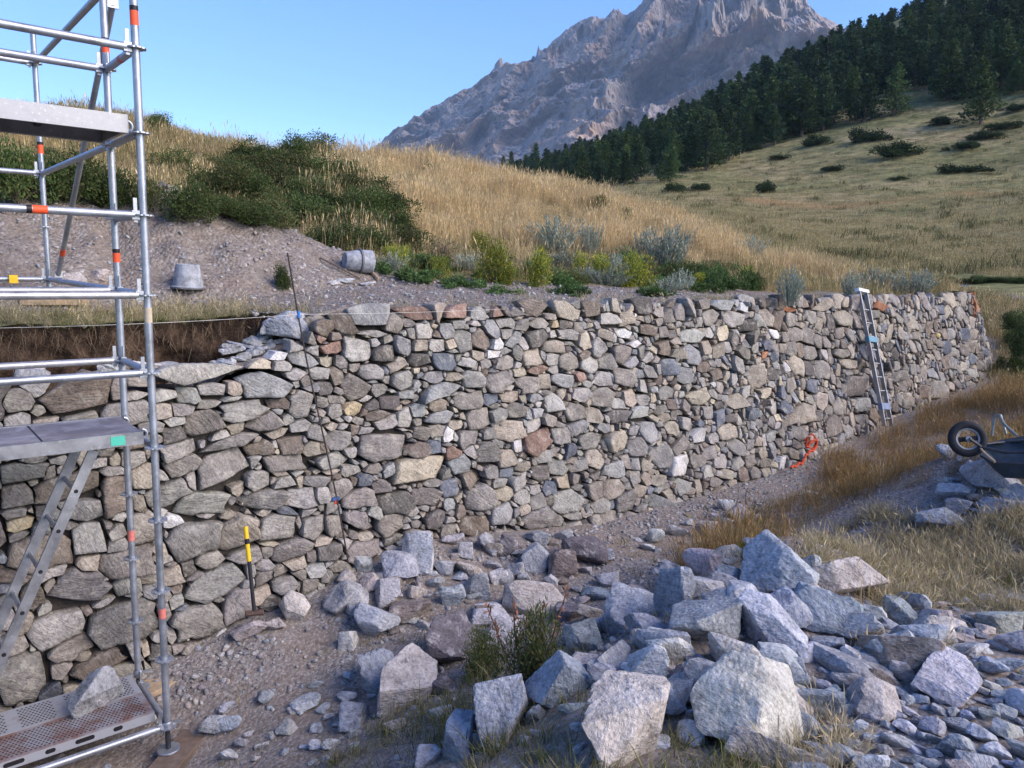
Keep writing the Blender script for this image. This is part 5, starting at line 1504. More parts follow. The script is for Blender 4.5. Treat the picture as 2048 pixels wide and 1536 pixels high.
rubble(26, [(1760, 1240), (1900, 1180), (2060, 1190), (2060, 1260), (1850, 1290)], 24, 60, "small COL stone at the grass edge right of the rock pile", "stones at the grass edge", "BSPTG", seed=17)
rubble(215, [(1540, 1400), (1700, 1310), (1850, 1250), (2060, 1220), (2060, 1560), (1580, 1560)], 30, 100, "small COL stone in the flat rubble at the bottom right corner", "rubble at the bottom right", "BSSPPTGBN", seed=6)
rubble(60, [(690, 1110), (960, 1060), (1230, 1080), (1240, 1180), (950, 1280), (680, 1260)], 20, 52, "small COL stone between the rocks at the wall foot", "rubble along the wall foot", "GPGTSK", seed=7)
rubble(40, [(1050, 1200), (1400, 1170), (1560, 1330), (1700, 1330), (1560, 1500), (1150, 1500), (900, 1500), (1050, 1400)], 30, 70, "small COL stone filling the gaps of the foreground rock pile", "fill stones of the rock pile", "BSGPT", seed=8)
rubble(34, [(420, 1400), (760, 1330), (860, 1440), (640, 1530), (400, 1530)], 20, 62, "loose COL stone on the gravel below the scaffold foot", "stones on the gravel near the scaffold", "PBSGT", seed=9)
rubble(22, [(1250, 1060), (1600, 960), (1700, 960), (1500, 1100), (1300, 1150)], 16, 42, "stray COL stone on the gravel strip beside the long grass", "stray stones on the gravel strip", "PGTP", seed=10)

# gravel too small to count
def pebble(seed, col):
    V, F = rock_shape(seed, 2, 8, 30, .04, 4)
    return source("pebble_shape", mesh("pebble_shape", V * np.array([1, .8, .6]), F, M_PEB, col, (seed * .37) % 1))
PEB = [pebble(31, (.28, .27, .265)), pebble(32, (.36, .345, .335)), pebble(33, (.22, .20, .20)), pebble(34, (.34, .29, .255)), pebble(35, (.25, .265, .285))]
r = np.random.default_rng(77)
n = 26000
s_ = r.uniform(-2.5, 11.5, n); w_ = r.uniform(-3.2, .9, n)
P = SW(s_, w_); 
den = .35 + .9 * fbm(xy3(P[:, 0], P[:, 1], .9, 5.0), 3) + .35 * np.exp(-((w_ - .6) / .5) ** 2)
kp = r.uniform(size=n) < np.clip(den, .05, 1)
P = P[kp]; P[:, 2] = zf(P[:, 0], P[:, 1]) + .006
sc = (.008 + .028 * r.uniform(size=len(P)) ** 3.2)
scatter("gravel", "loose grey gravel strewn over the ground before the wall", "gravel", PEB, P, sc, tilt=.5, seed=3)
n = 16000
s_ = r.uniform(-4, 11, n); w_ = 1.5 + r.uniform(0, 8.5, n)
P = SW(s_, w_)
ok = (heap(P[:, 0], P[:, 1]) > .05) | (w_ < 1.5 + np.interp(s_, [-4, 0, 3, 6, 9, 12], [3.2, 3.2, 3.6, 2.4, 1.8, 1.2]))
ok &= ~((s_ < 1.4) & (w_ < w_edge(s_) + .9))
P = P[ok]; P[:, 2] = zu(P[:, 0], P[:, 1]) + .004
scatter("spoil_gravel", "gravel and clods strewn over the spoil heap and upper path", "gravel", PEB, P, .008 + .030 * r.uniform(size=len(P)) ** 6, tilt=.5, seed=4)
# ------------------------------------------------------------------ leaves and grass shapes
def leaf_quads(C, N, L, W, col, r):
    """one bent diamond per leaf: centres C, growth directions N, lengths, widths"""
    n = len(C)
    side = np.cross(N, r.normal(size=(n, 3))); side /= np.linalg.norm(side, axis=1)[:, None] + 1e-9
    nm = np.cross(N, side)
    L = np.broadcast_to(L, (n,))[:, None]; W = np.broadcast_to(W, (n,))[:, None]
    V = np.stack([C - N * L * .5, C + side * W * .5 + nm * W * .12, C + N * L * .5, C - side * W * .5 + nm * W * .12], 1).reshape(-1, 3)
    F = np.arange(n * 4).reshape(n, 4)
    return V, F, np.repeat(col, 4, 0)
def unit(v):
    return v / (np.linalg.norm(v, axis=-1, keepdims=True) + 1e-9)
def pick(r, n, cols, var=.18):
    c = np.array(cols)[r.integers(0, len(cols), n)]
    return c * r.uniform(1 - var, 1 + var, (n, 1))
def bush_meshes(seed, n, cols, leaf=(.075, .035), blobs=16, flat=1.0, spread=.62, br=.36, stems=14, tops=0.0):
    r = np.random.default_rng(seed)
    bc = unit(r.normal(size=(blobs, 3))) * (r.uniform(.15, 1, (blobs, 1)) ** .6) * spread
    bc[:, 2] = np.abs(bc[:, 2]) * flat * 1.1 + .12
    bs = r.uniform(.65, 1.2, blobs) * br
    k = r.integers(0, blobs, n)
    d = unit(r.normal(size=(n, 3)))
    rad_ = r.uniform(.35, 1.0, (n, 1)) ** .5 * (1 + .28 * fbm(d * 2.5 + k[:, None] * 3.1, 2)[:, None])
    C = bc[k] + d * rad_ * bs[k][:, None] * np.array([1, 1, .85 * flat + .15])
    C[:, 2] = np.where(C[:, 2] < .02, r.uniform(.02, .2, n), C[:, 2])
    tone = r.uniform(.72, 1.25, (blobs, 1))[k]
    N = unit(d + r.normal(0, .6, (n, 3)) + np.array([0, 0, .5 + tops]))
    V, F, cc = leaf_quads(C, N, leaf[0] * r.uniform(.6, 1.3, n), leaf[1] * r.uniform(.7, 1.2, n), pick(r, n, cols) * tone, r)
    # sprigs that break the outline
    m = n // 9
    k2 = r.integers(0, blobs, m)
    dd_ = unit(r.normal(size=(m, 3)) + np.array([0, 0, .9]))
    C2 = bc[k2] + dd_ * bs[k2][:, None] * r.uniform(1.0, 1.35, (m, 1)); C2[:, 2] = np.maximum(C2[:, 2], .04)
    V2, F2, c2 = leaf_quads(C2, unit(dd_ + r.normal(0, .3, (m, 3))), leaf[0] * 1.1, leaf[1] * .8, pick(r, m, cols), r)
    fol = mesh("foliage", np.concatenate([V, V2]), np.concatenate([F, F2 + len(V)]), M_LEAF, np.concatenate([cc, c2]), None, False)
    sb = MB()
    for q in range(stems):
        b = bc[r.integers(0, blobs)]
        sb.tube([np.array([r.normal(0, .05), r.normal(0, .05), -.05]), b * .5 + r.normal(0, .04, 3), b], [.018, .012, .005], 5, caps=False)
    so = mesh("stems", np.concatenate(sb.v), np.concatenate(sb.f4), M_TWIG, np.concatenate(sb.c))
    return fol, so
GREEN = [(.05, .085, .024), (.068, .105, .03), (.038, .066, .021), (.09, .12, .036), (.12, .125, .05)]
DKGREEN = [(.03, .052, .02), (.04, .065, .024), (.025, .045, .018), (.05, .075, .026)]
OLIVE = [(.10, .11, .04), (.13, .13, .05), (.08, .095, .035), (.16, .14, .06)]
SAGE = [(.24, .275, .205), (.29, .32, .25), (.19, .225, .16), (.33, .35, .28)]
YELG = [(.19, .23, .04), (.26, .27, .04), (.14, .19, .04), (.44, .38, .04), (.11, .16, .04)]
HERB = [(.085, .15, .045), (.11, .18, .055), (.07, .12, .04)]
BROWN = [(.16, .12, .075), (.13, .10, .07), (.19, .15, .09)]
BV = {"dark": [bush_meshes(200 + i, 5200, GREEN) for i in range(3)],
      "olive": [bush_meshes(210 + i, 3600, OLIVE + GREEN[:2]) for i in range(2)],
      "herb": [bush_meshes(220 + i, 1500, HERB, (.14, .05), 12, .6, .75, .26, 4) for i in range(2)],
      "flower": [bush_meshes(230 + i, 2400, YELG, (.09, .03), 18, 1.1, .62, .26, 14, .8) for i in range(2)],
      "brown": [bush_meshes(240, 900, BROWN, (.08, .02), 12, .8, .62, .3, 40)],
      "juniper": [bush_meshes(250 + i, 2600, DKGREEN, (.10, .06), 18, .75, .8, .30, 5) for i in range(2)],
      "wild": [bush_meshes(260, 5200, [(.05, .07, .025), (.07, .085, .03), (.04, .055, .022), (.10, .085, .035)], (.045, .016), 22, 1.3, .55, .26, 22, .5)]}
def sage_meshes(seed):
    r = np.random.default_rng(seed)
    Cs, Ns, Ls = [], [], []
    sb = MB()
    for q in range(70):
        a = r.uniform(0, 6.283); ro = r.uniform(0, .55) ** .8; h = r.uniform(.55, 1.05) * (1 - .25 * ro)
        p0 = np.array([math.cos(a) * ro * .55, math.sin(a) * ro * .55, 0]); p1 = np.array([math.cos(a) * ro * 1.35 + r.normal(0, .05), math.sin(a) * ro * 1.35 + r.normal(0, .05), h])
        sb.tube([p0, (p0 + p1) / 2, p1], [.009, .007, .003], 4, caps=False)
        m = 26
        tq = r.uniform(.22, 1.04, m)[:, None]
        Cs.append(p0 + (p1 - p0) * tq + r.normal(0, .022, (m, 3)))
        Ns.append(unit(unit(p1 - p0) * 1.2 + r.normal(0, .45, (m, 3))))
    C, N = np.concatenate(Cs), np.concatenate(Ns)
    C[:, 2] = np.maximum(C[:, 2], .01)
    V, F, cc = leaf_quads(C, N, .11 * r.uniform(.6, 1.2, len(C)), .036, pick(r, len(C), SAGE), r)
    return mesh("foliage", V, F, M_LEAF, cc, None, False), mesh("stems", np.concatenate(sb.v), np.concatenate(sb.f4), plain("sage_stem%d" % seed, (.24, .25, .19), .9), np.concatenate(sb.c))
BV["wild"] = [bush_meshes(260, 4600, [(.085, .115, .04), (.115, .14, .05), (.07, .095, .035), (.16, .14, .06)], (.07, .026), 30, 1.2, .62, .27, 22, .5)]
BV["sage"] = [sage_meshes(270 + i) for i in range(3)]
vr = np.random.default_rng(91)
def plant(kind, cx, by, w, h, label, name="bush", fn=None, cat="bush", group=None, P=None, sink=.04):
    if P is None:
        P = march(cx, by, fn or zu, 4, 60)
        if P is None:
            return None
    k = (P @ CAM[2]) / FPX
    T = thing(name, P - UPV * sink, label, cat, group)
    fol, so = BV[kind][vr.integers(len(BV[kind]))]
    obj("foliage", fol, T); obj("stems", so, T)
    lo = 1.0
    if kind in ('sage', 'flower', 'herb', 'olive', 'dark') and fn is None:
        w, h = w * 1.2, h * (.9 if kind in ('dark', 'olive', 'sage') else 1.15)
    sx_ = w * k / 2 / .98; sz_ = h * k / (1.05 if kind != "sage" else 1.0)
    T.scale = (sx_, sx_ * vr.uniform(.85, 1.1), sz_)
    T.rotation_euler = (0, 0, vr.uniform(0, 6.28))
    return T
for cx, by, w, h, kd, lb in [
        (455, 400, 120, 100, "olive", "grey-olive bush left of the thicket"), (380, 440, 130, 100, "dark", "dark green bush just right of the front scaffold post"),
        (300, 418, 110, 90, "olive", "olive bush behind the right scaffold post above the spoil"), (235, 410, 110, 100, "dark", "dark bush between the two right scaffold posts"),
        (140, 405, 160, 130, "dark", "dark bush between scaffold posts above the spoil heap"), (35, 400, 150, 150, "dark", "dark bush at the left edge above the spoil heap"),
        (90, 350, 150, 70, "olive", "olive bush under the top scaffold deck at left"), (350, 350, 110, 70, "olive", "olive bush on the slope right of the scaffold top"),
        (245, 232, 80, 40, "dark", "dark bush on the skyline between the scaffold posts"), (188, 228, 26, 46, "dark", "slim dark bush on the skyline left of the inner post"),
        (315, 262, 70, 48, "dark", "dark bush on the skyline just right of the front post"), (400, 285, 60, 52, "olive", "small spiky bush on the skyline above the olive slope"),
        (440, 290, 60, 58, "dark", "spiky dark bush on the skyline right of the olive one"), (480, 298, 46, 40, "olive", "low bush at the right end of the skyline bushes"),
        (862, 350, 62, 32, "dark", "lone green bush in the golden grass near the crest"), (1196, 428, 66, 46, "olive", "olive shrub in golden grass below the forest"),
        (1245, 440, 40, 40, "dark", "small dark shrub right of the olive one in golden grass"), (1310, 462, 60, 30, "olive", "olive shrub behind the large sage clump"),
        (1600, 530, 100, 48, "dark", "dark green shrub on the bank right of the sage plants"), (1385, 560, 110, 50, "dark", "dark shrub behind the wall under the sage plants"),
        (1500, 575, 60, 40, "olive", "olive shrub in dry grass above the old wall"), (885, 520, 120, 64, "brown", "brown twiggy dead shrub between thicket and yellow flowers"),
        (566, 576, 44, 66, "dark", "small pointed green bush in the spoil behind the iron rod"), (2042, 705, 60, 90, "dark", "dark green bush past the far corner of the wall"),
        (2030, 655, 60, 50, "dark", "dark bush below the gravel road at the right edge")]:
    plant(kd, cx, by, w, h, lb)
tb_ = np.random.default_rng(12)
TH = [(430, 330), (500, 290), (640, 298), (700, 350), (770, 420), (825, 505), (760, 520), (690, 510), (620, 480), (560, 455), (430, 440)]
got = []
for _ in range(3000):
    cx, by = tb_.uniform(420, 830), tb_.uniform(290, 525)
    if not inside(np.array(cx), np.array(by), TH) or any(math.hypot((cx - a) / 1.2, by - b) < 29 for a, b in got): continue
    got.append((cx, by))
    row = "upper" if by < 370 else ("middle" if by < 450 else "lower"); col_ = "left" if cx < 560 else ("middle" if cx < 690 else "right")
    olive = tb_.uniform() < .33
    plant("olive" if olive else "dark", cx, by, tb_.uniform(95, 150), tb_.uniform(45, 78), "%s bush in the %s %s of the dense thicket above the spoil" % ("olive-grey" if olive else "dark green", row, col_), "bush", None, "bush", "bushes of the thicket")
print("thicket", len(got))
for cx, by, w, h, lb in [
        (1105, 505, 110, 84, "pale sage clump in the golden grass left of the others"), (1180, 505, 60, 70, "narrow sage plant right of the leftmost clump"),
        (1335, 540, 120, 106, "largest pale sage clump at the bank's middle"), (1290, 515, 60, 66, "small sage plant left of the largest clump"),
        (1500, 515, 72, 52, "grey sage plant on the bank before the meadow"), (1440, 452, 40, 34, "small distant sage plant standing out against the meadow"),
        (1580, 606, 66, 84, "tall sage plant on the wall top left of the far ladder"), (1700, 592, 56, 60, "dark-footed sage plant just left of the far ladder top"),
        (1745, 588, 60, 60, "feathery sage plant just right of the far ladder top"), (1826, 592, 112, 64, "broad blue-grey sage clump near the wall's far corner"),
        (1640, 535, 40, 36, "little sage plant behind the tall wall-top one")]:
    plant("sage", cx, by, w, h, lb, "sage_plant", None, "shrub")
for cx, by, w, h, kd, lb in [
        (985, 565, 96, 84, "flower", "yellow-green flowering plant left of the dry tuft on the wall top"), (1075, 572, 90, 72, "flower", "yellow-green flowering plant behind the dry tuft"),
        (1275, 572, 120, 62, "flower", "broad yellow-flowered plant right of the middle on the bank"), (1195, 560, 80, 50, "flower", "yellow-green plant between the two flowering clumps"),
        (1130, 535, 80, 40, "olive", "olive herb clump behind the yellow flowers"), (840, 562, 140, 42, "herb", "low bright green herb patch right of the lying bucket"),
        (930, 575, 100, 40, "herb", "low green herb patch left of the yellow flowers"), (1010, 588, 90, 30, "herb", "green herb patch under the left yellow flowers"),
        (1150, 590, 120, 34, "herb", "green herb patch along the wall top's middle"), (1300, 590, 110, 30, "herb", "green herb patch below the broad yellow plant"),
        (1400, 582, 90, 30, "herb", "leafy herb patch before the dark shrub above the wall"), (760, 545, 70, 36, "herb", "green herb patch touching the lying bucket")]:
    plant(kd, cx, by, w, h, lb, "herb_plant" if kd != "flower" else "flowering_plant", None, "plant")
lr = np.random.default_rng(31)
for k in range(44):
    cx = lr.uniform(770, 1520); by = np.interp(cx, [770, 1000, 1300, 1520], [545, 562, 572, 580]) - abs(lr.normal(0, 24)) + 8
    kd = ["flower", "herb", "olive", "herb", "flower", "sage"][lr.integers(6)]
    nm_ = dict(flower=("flowering_plant", "yellow-green"), herb=("herb_plant", "leafy green"), olive=("herb_plant", "olive"), sage=("sage_plant", "grey sage"))[kd]
    zone = "left" if cx < 1000 else ("middle" if cx < 1260 else "right")
    plant(kd, cx, by, lr.uniform(55, 100), lr.uniform(28, 54), "%s filler plant in the %s of the green strip above the wall" % (nm_[1], zone), nm_[0], None, "plant", "plants of the green strip")
for k in range(9):
    cx = 1800 + k * 32 + lr.uniform(-10, 10); by = 553 + lr.uniform(-6, 6)
    P_ = at(cx, by, 34.0); P_[2] = max(float(zm(P_[0], P_[1])), float(zu(P_[0], P_[1])))
    plant("dark", cx, by, lr.uniform(40, 75), lr.uniform(12, 22), "low dark bush in the ditch between the meadow and the gravel road", "bush", None, "bush", "bushes of the roadside ditch", P_)
for cx, by, w, h, lb in [(2040, 752, 70, 70, "dark green bush at the right edge beside the wall's far corner"), (2028, 700, 70, 60, "dark bush past the far corner halfway up the slope"), (2050, 665, 80, 50, "dark bush at the right edge below the gravel road"), (2014, 652, 50, 36, "small dark bush right behind the wall's far corner"), (2095, 720, 90, 90, "dark bush beyond the right edge by the wall corner"), (2000, 745, 40, 40, "small dark bush at the foot of the wall's far corner")]:
    plant("dark", cx, by, w, h, lb, "bush", zf)
plant("wild", 1060, 1382, 190, 195, "green shrub with reddish stems growing between the foreground rocks", "shrub", zf, "shrub")
plant("wild", 960, 1350, 150, 110, "low dark shrub at the foot of the dark pointed boulder", "shrub", zf, "shrub")
plant("flower", 1480, 1118, 84, 44, "small yellow-flowered plant behind the rock pile", "flowering_plant", zf, "plant")
# red-brown stalks of the shrub between the rocks
P = march(1062, 1372, zf, 2, 30)
o = MB()
for dx, dz, l in ((-.10, .3, .62), (.16, .25, .66), (.05, .2, .55), (-.22, .2, .5)):
    b = np.array([dx * .4, 0, 0]); e_ = np.array([dx * 1.3, vr.normal(0, .05), l])
    o.tube([b, (b + e_) / 2 + vr.normal(0, .015, 3), e_], [.006, .005, .003], 5)
    for q in range(16):
        c = b + (e_ - b) * vr.uniform(.5, 1.0) + vr.normal(0, .012, 3)
        V, F, cc = leaf_quads(c[None], unit(vr.normal(size=(1, 3)) + UPV), .05, .016, np.array([[.20, .10, .05]]), vr)
        o.add(V, F)
ob = o.build("dock_stalks", plain("dock_red", (.19, .085, .045), .85), None, False); ob.location = P
tag(ob, "reddish dry seed stalks rising from the shrub between the rocks", "stalks")

# ------------------------------------------------------------------ pines
def pine_meshes(seed, cols, n=1900):
    r = np.random.default_rng(seed)
    Cs, Ns = [], []
    tb = MB().tube([(0, 0, -.03), (.004, 0, .4), (0, .004, .98)], [.022, .015, .003], 6, caps=False)
    nb = 62
    lean = r.normal(0, .03, 2)
    for q in range(nb):
        z = .10 + .88 * (q / nb) ** .92
        a = q * 2.4 + r.normal(0, .4)
        ln = (.26 * (1 - z) ** .75 + .02) * r.uniform(.6, 1.2)
        d = np.array([math.cos(a), math.sin(a), r.uniform(-.12, .38)])
        p0 = np.array([lean[0] * z, lean[1] * z, z]); p1 = p0 + d * ln
        tb.tube([p0, p1], [.004, .0015], 3, caps=False)
        m = int(n / nb * (.5 + 1.2 * (1 - z)))
        tq = r.uniform(.15, 1.08, m)[:, None]
        Cs.append(p0 + (p1 - p0) * tq + r.normal(0, .022, (m, 3)) * (.6 + (1 - z)))
        Ns.append(unit(unit(d)[None] + r.normal(0, .65, (m, 3)) + np.array([0, 0, .45])))
    C, N = np.concatenate(Cs), np.concatenate(Ns)
    V, F, cc = leaf_quads(C, N, .052 * r.uniform(.6, 1.3, len(C)), .026, pick(r, len(C), cols, .3), r)
    return mesh("crown", V, F, M_LEAF, cc, None, False), mesh("trunk", np.concatenate(tb.v), np.concatenate(tb.f4), M_TWIG, np.concatenate(tb.c))
PCOL = [(.032, .060, .026), (.042, .074, .03), (.025, .048, .022), (.052, .085, .034)]
PCOL2 = [(.06, .10, .034), (.075, .12, .038), (.048, .08, .03)]
PV = [pine_meshes(300 + i, PCOL) for i in range(4)] + [pine_meshes(310 + i, PCOL2) for i in range(2)]
tr = np.random.default_rng(55)
def pine(P, hgt, label, group=None, wide=1.0, var=None):
    T = thing("pine_tree", P, label, "tree", group)
    cr, tk = PV[tr.integers(len(PV)) if var is None else var]
    obj("crown", cr, T); obj("trunk", tk, T)
    T.scale = (hgt * wide, hgt * wide, hgt)
    T.rotation_euler = (tr.normal(0, .03), tr.normal(0, .03), tr.uniform(0, 6.28))
    return T
poly = [(1000, 345), (1250, 378), (1330, 362), (1420, 340), (1470, 305), (1520, 285), (1640, 262), (1760, 232), (1850, 212), (2048, 190), (2160, 160), (2160, -150), (2048, -60), (1900, 10), (1760, 66), (1660, 128), (1550, 176), (1400, 234), (1200, 304), (1040, 340)]
def zone_label(x, y, d):
    side = "left third" if x < 1380 else ("middle" if x < 1720 else "right part")
    ridge = np.interp(x, [1040, 1200, 1400, 1550, 1660, 1760, 1900, 2048], [338, 300, 228, 172, 125, 62, 0, -70])
    low = np.interp(x, [1000, 1250, 1420, 1520, 1760, 2048], [345, 375, 338, 285, 232, 190])
    f_ = (y - ridge) / max(low - ridge, 8)
    row = "on the ridge line" if f_ < .25 else ("inside the dense wood" if f_ < .72 else "along the meadow edge")
    return "dark pine %s in the %s of the forest" % (row, side)
cand = []
A_ = tr.uniform(-.02, .66, 40000); D_ = np.exp(tr.uniform(math.log(95), math.log(345), 40000))
X_, Y_ = np.sin(A_) * D_, np.cos(A_) * D_
Zm = zm(X_, Y_)
pxx, pyy, _q = project(np.stack([X_, Y_, Zm], -1))
okk = inside(pxx, pyy - 16 * fbm(xy3(X_, Y_, .05), 3) - 6, poly) & (fbm(xy3(X_, Y_, .035, 2.0), 3) > -.42)
spots = []
for i in np.where(okk)[0]:
    # the wood thins out towards the upper right
    thin = 1.0 + .55 * np.clip((pxx[i] - 1750) / 300, 0, 1) * np.clip((190 - pyy[i]) / 150, 0, 1)
    sep = 3.0 * thin
    if not cand or ((X_[cand] - X_[i]) ** 2 + (Y_[cand] - Y_[i]) ** 2).min() > sep * sep:
        cand.append(i)
    if len(cand) >= 1500: break
cand.sort(key=lambda i: D_[i])
rest = cand[285:]
cand = cand[:285]
_far = []
for cr, tk in PV:
    m_ = MB()
    for me_ in (cr, tk):
        v_ = np.empty(len(me_.vertices) * 3, np.float32); me_.vertices.foreach_get("co", v_)
        q_ = np.empty(len(me_.loops), np.int32); me_.loops.foreach_get("vertex_index", q_)
        c_ = np.empty(len(me_.vertices) * 4, np.float32); me_.color_attributes["Col"].data.foreach_get("color", c_)
        m_.add(v_.reshape(-1, 3), q_.reshape(-1, 4), c_.reshape(-1, 4)[:, :3] * (1 if me_ is cr else .12))
    _far.append(source("far_pine_shape", mesh("far_pine_shape", np.concatenate(m_.v), np.concatenate(m_.f4), M_LEAF, np.concatenate(m_.c), None, False)))
if rest:
    hr = tr.uniform(5.0, 10.0, len(rest)) * np.interp(pxx[rest], [1000, 1350, 1500], [.55, .75, 1.0])
    wr = tr.uniform(1.0, 1.35, len(rest))
    scatter("far_pines", "far pines that merge into one dark band below the mountain", "forest", _far, np.stack([X_[rest], Y_[rest], Zm[rest] - .15], -1), np.stack([hr * wr, hr * wr, hr], -1), tilt=.03, seed=21)
print("far pines", len(rest))
for i in cand:
    hg = tr.uniform(5.0, 10.0) * np.interp(pxx[i], [1000, 1350, 1500], [.55, .75, 1.0])
    pine(np.array([X_[i], Y_[i], Zm[i] - .15]), hg, zone_label(pxx[i], pyy[i], D_[i]), "pines of the wood on the slope", tr.uniform(1.1, 1.5))
print("pines", len(cand))
for px, py, hg, lb, wd in [(1962, 248, 108, "lone pine standing in front of the wood at right", 1.25), (1519, 290, 36, "small young pine at the meadow's edge below the wood", 1.1), (1022, 338, 34, "small pine at the very left end of the wood", 1.1), (1068, 335, 46, "pine second from the left end of the wood", 1.1)]:
    P = march(px, py, zm, 60, 420, 900)
    if P is not None:
        pine(P - UPV * .1, hg / FPX * np.linalg.norm(P), lb, None, wd, 4)
# low junipers on the meadow
for px, py, w, h, lb in [
        (1633, 290, 66, 24, "low juniper patch in the meadow's upper middle"), (1738, 284, 96, 36, "broad juniper patch below the wood"), (1792, 314, 124, 34, "dark wide juniper patch in the meadow's centre right"),
        (1925, 298, 74, 20, "flat juniper patch right of the dark wide one"), (1968, 278, 80, 18, "flat juniper patch below the lone pine's right"), (1928, 346, 118, 24, "long low juniper patch at the meadow's right"),
        (1666, 342, 54, 16, "small juniper patch in the meadow's middle"), (1797, 360, 56, 10, "thin juniper streak on the meadow's right half"), (1531, 386, 50, 30, "round dark juniper standing alone on the meadow"),
        (1438, 316, 44, 32, "juniper leaning left below the wood's edge"), (1497, 302, 56, 20, "juniper patch beside the young pine"), (1398, 382, 56, 22, "juniper patch near the orange-brown grass"), (1350, 384, 60, 22, "juniper patch left of the orange-brown grass"),
        (1358, 344, 40, 16, "small juniper at the wood's lower edge left"), (1885, 250, 80, 20, "juniper patch left of the lone pine"), (2025, 222, 70, 18, "juniper patch at the right edge under the wood"), (2010, 258, 90, 18, "juniper patch right of the lone pine's foot"), (1560, 320, 50, 14, "little juniper patch above the round one")]:
    P = march(px, py, zm, 40, 300, 900)
    if P is not None:
        T = plant("juniper", px, py, w, h, lb, "juniper", None, "shrub", None, P, .1)

# ------------------------------------------------------------------ grasses
def tuft(seed, blades, h, cols, lean=.25, width=.007, head=False, spread=.08):
    r = np.random.default_rng(seed)
    V, F3, F4, C = [], [], [], []
    for q in range(blades):
        a = r.uniform(0, 6.283); p = np.array([r.normal(0, spread), r.normal(0, spread), 0])
        d = np.array([math.cos(a), math.sin(a), 0]); L_ = h * r.uniform(.55, 1.1); ln = lean * r.uniform(.2, 1.5) * L_
        sd_ = np.array([-d[1], d[0], 0]) * width * r.uniform(.7, 1.3) * .5
        m_ = p + d * ln * .35 + UPV * L_ * .55; t_ = p + d * ln + UPV * L_
        b = len(V)
        V += [p - sd_, p + sd_, m_ + sd_ * .8, m_ - sd_ * .8, t_]
        F4.append([b, b + 1, b + 2, b + 3]); F3.append([b + 3, b + 2, b + 4])
        c = np.array(cols[r.integers(len(cols))]) * r.uniform(.8, 1.2)
        C += [c] * 5
        if head and r.uniform() < .5:
            b = len(V); hh_ = unit(t_ - m_)
            V += [t_ - hh_ * .05, t_ + sd_ * 2.2, t_ + hh_ * .07, t_ - sd_ * 2.2]
            F4.append([b, b + 1, b + 2, b + 3]); C += [c * 1.1] * 4
    return source("grass_shape", mesh("grass_shape", np.array(V), [np.array(F3), np.array(F4)], M_GRASS, np.array(C), None, False))
GOLD = [(.58, .42, .21), (.66, .50, .28), (.50, .36, .17), (.60, .47, .28), (.46, .36, .18)]
GRGR = [(.17, .17, .06), (.22, .20, .08), (.13, .14, .05), (.28, .23, .11)]
ORNG = [(.25, .15, .055), (.30, .19, .08), (.20, .125, .045), (.15, .13, .045), (.36, .26, .14)]
SHORT = [(.15, .16, .05), (.24, .20, .09), (.11, .13, .045), (.30, .25, .13)]
T_G = [tuft(400 + i, 22, .46, GOLD, .30, .006, True, .13) for i in range(3)]
T_M = [tuft(410 + i, 20, .36, GRGR + GOLD[:2], .35, .006, True, .13) for i in range(3)]
T_O = [tuft(420 + i, 24, .42, ORNG, .5, .005, True, .11) for i in range(3)]
T_S = [tuft(430 + i, 16, .16, SHORT, .8, .006, False, .06) for i in range(3)]
T_D = [tuft(440 + i, 18, .26, [(.40, .33, .20), (.34, .28, .15), (.45, .38, .24)], .7, .005, True, .04) for i in range(2)]
gr = np.random.default_rng(66)
n = 120000
X_ = gr.uniform(-24, 26, n); Y_ = gr.uniform(9, 32, n)
s_, w_ = to_sw(np.stack([X_, Y_, X_ * 0], -1))
Zu = zu(X_, Y_)
px, py, dp = project(np.stack([X_, Y_, Zu], -1))
ok = (w_ > w_edge(s_) + np.interp(s_, [-16, 0, 3, 6, 9, 12, 15, 17], [3.6, 3.6, 4.3, 2.7, 2.1, 1.5, .5, .15])) & (heap(X_, Y_) < .03) & (px > -250) & (px < 2200) & (s_ < 22)
road_d = np.min(np.hypot(X_[:, None] - pp_road[None, :, 0], Y_[:, None] - pp_road[None, :, 1]), 1)
ok &= road_d > 3.4
lush = inside(px, py, [(780, 480), (1000, 478), (1250, 490), (1420, 525), (1490, 600), (780, 600)]) | inside(px, py, [(380, 430), (420, 330), (560, 280), (660, 300), (760, 400), (850, 520), (500, 520)])
ok &= ~lush | (gr.uniform(size=n) < .25)
X_, Y_, Zu, px, py, s_ = X_[ok], Y_[ok], Zu[ok], px[ok], py[ok], s_[ok]
gold = np.clip((px - 560) / 250, 0, 1) * np.clip((500 + .05 * (px - 900) - py) / 40 + .6, 0, 1)
gold = np.clip(gold * 1.05 + .6 * fbm(xy3(X_, Y_, .45, 7.0), 3), 0, 1)
isg = gr.uniform(size=len(X_)) < gold
sc = gr.uniform(.55, 1.15, len(X_)) * np.clip(.85 + .7 * fbm(xy3(X_, Y_, .6, 8.0), 3), .35, 1.45)
thin_ = gr.uniform(size=len(X_)) < np.clip(.75 + 1.1 * fbm(xy3(X_, Y_, 1.3, 5.0), 2), .25, 1)
X_, Y_, Zu, px, py, s_, isg, sc = (q[thin_] for q in (X_, Y_, Zu, px, py, s_, isg, sc))
G_ = np.stack([X_, Y_, Zu - .02], -1)
print("hill tufts", len(X_))
scatter("golden_grass", "tall golden dry grass covering the hill crest", "grass", T_G, G_[isg], sc[isg], tilt=.1, seed=5)
scatter("olive_grass", "olive and straw grass on the lower hillside", "grass", T_M, G_[~isg], sc[~isg] * .9, tilt=.1, seed=6)
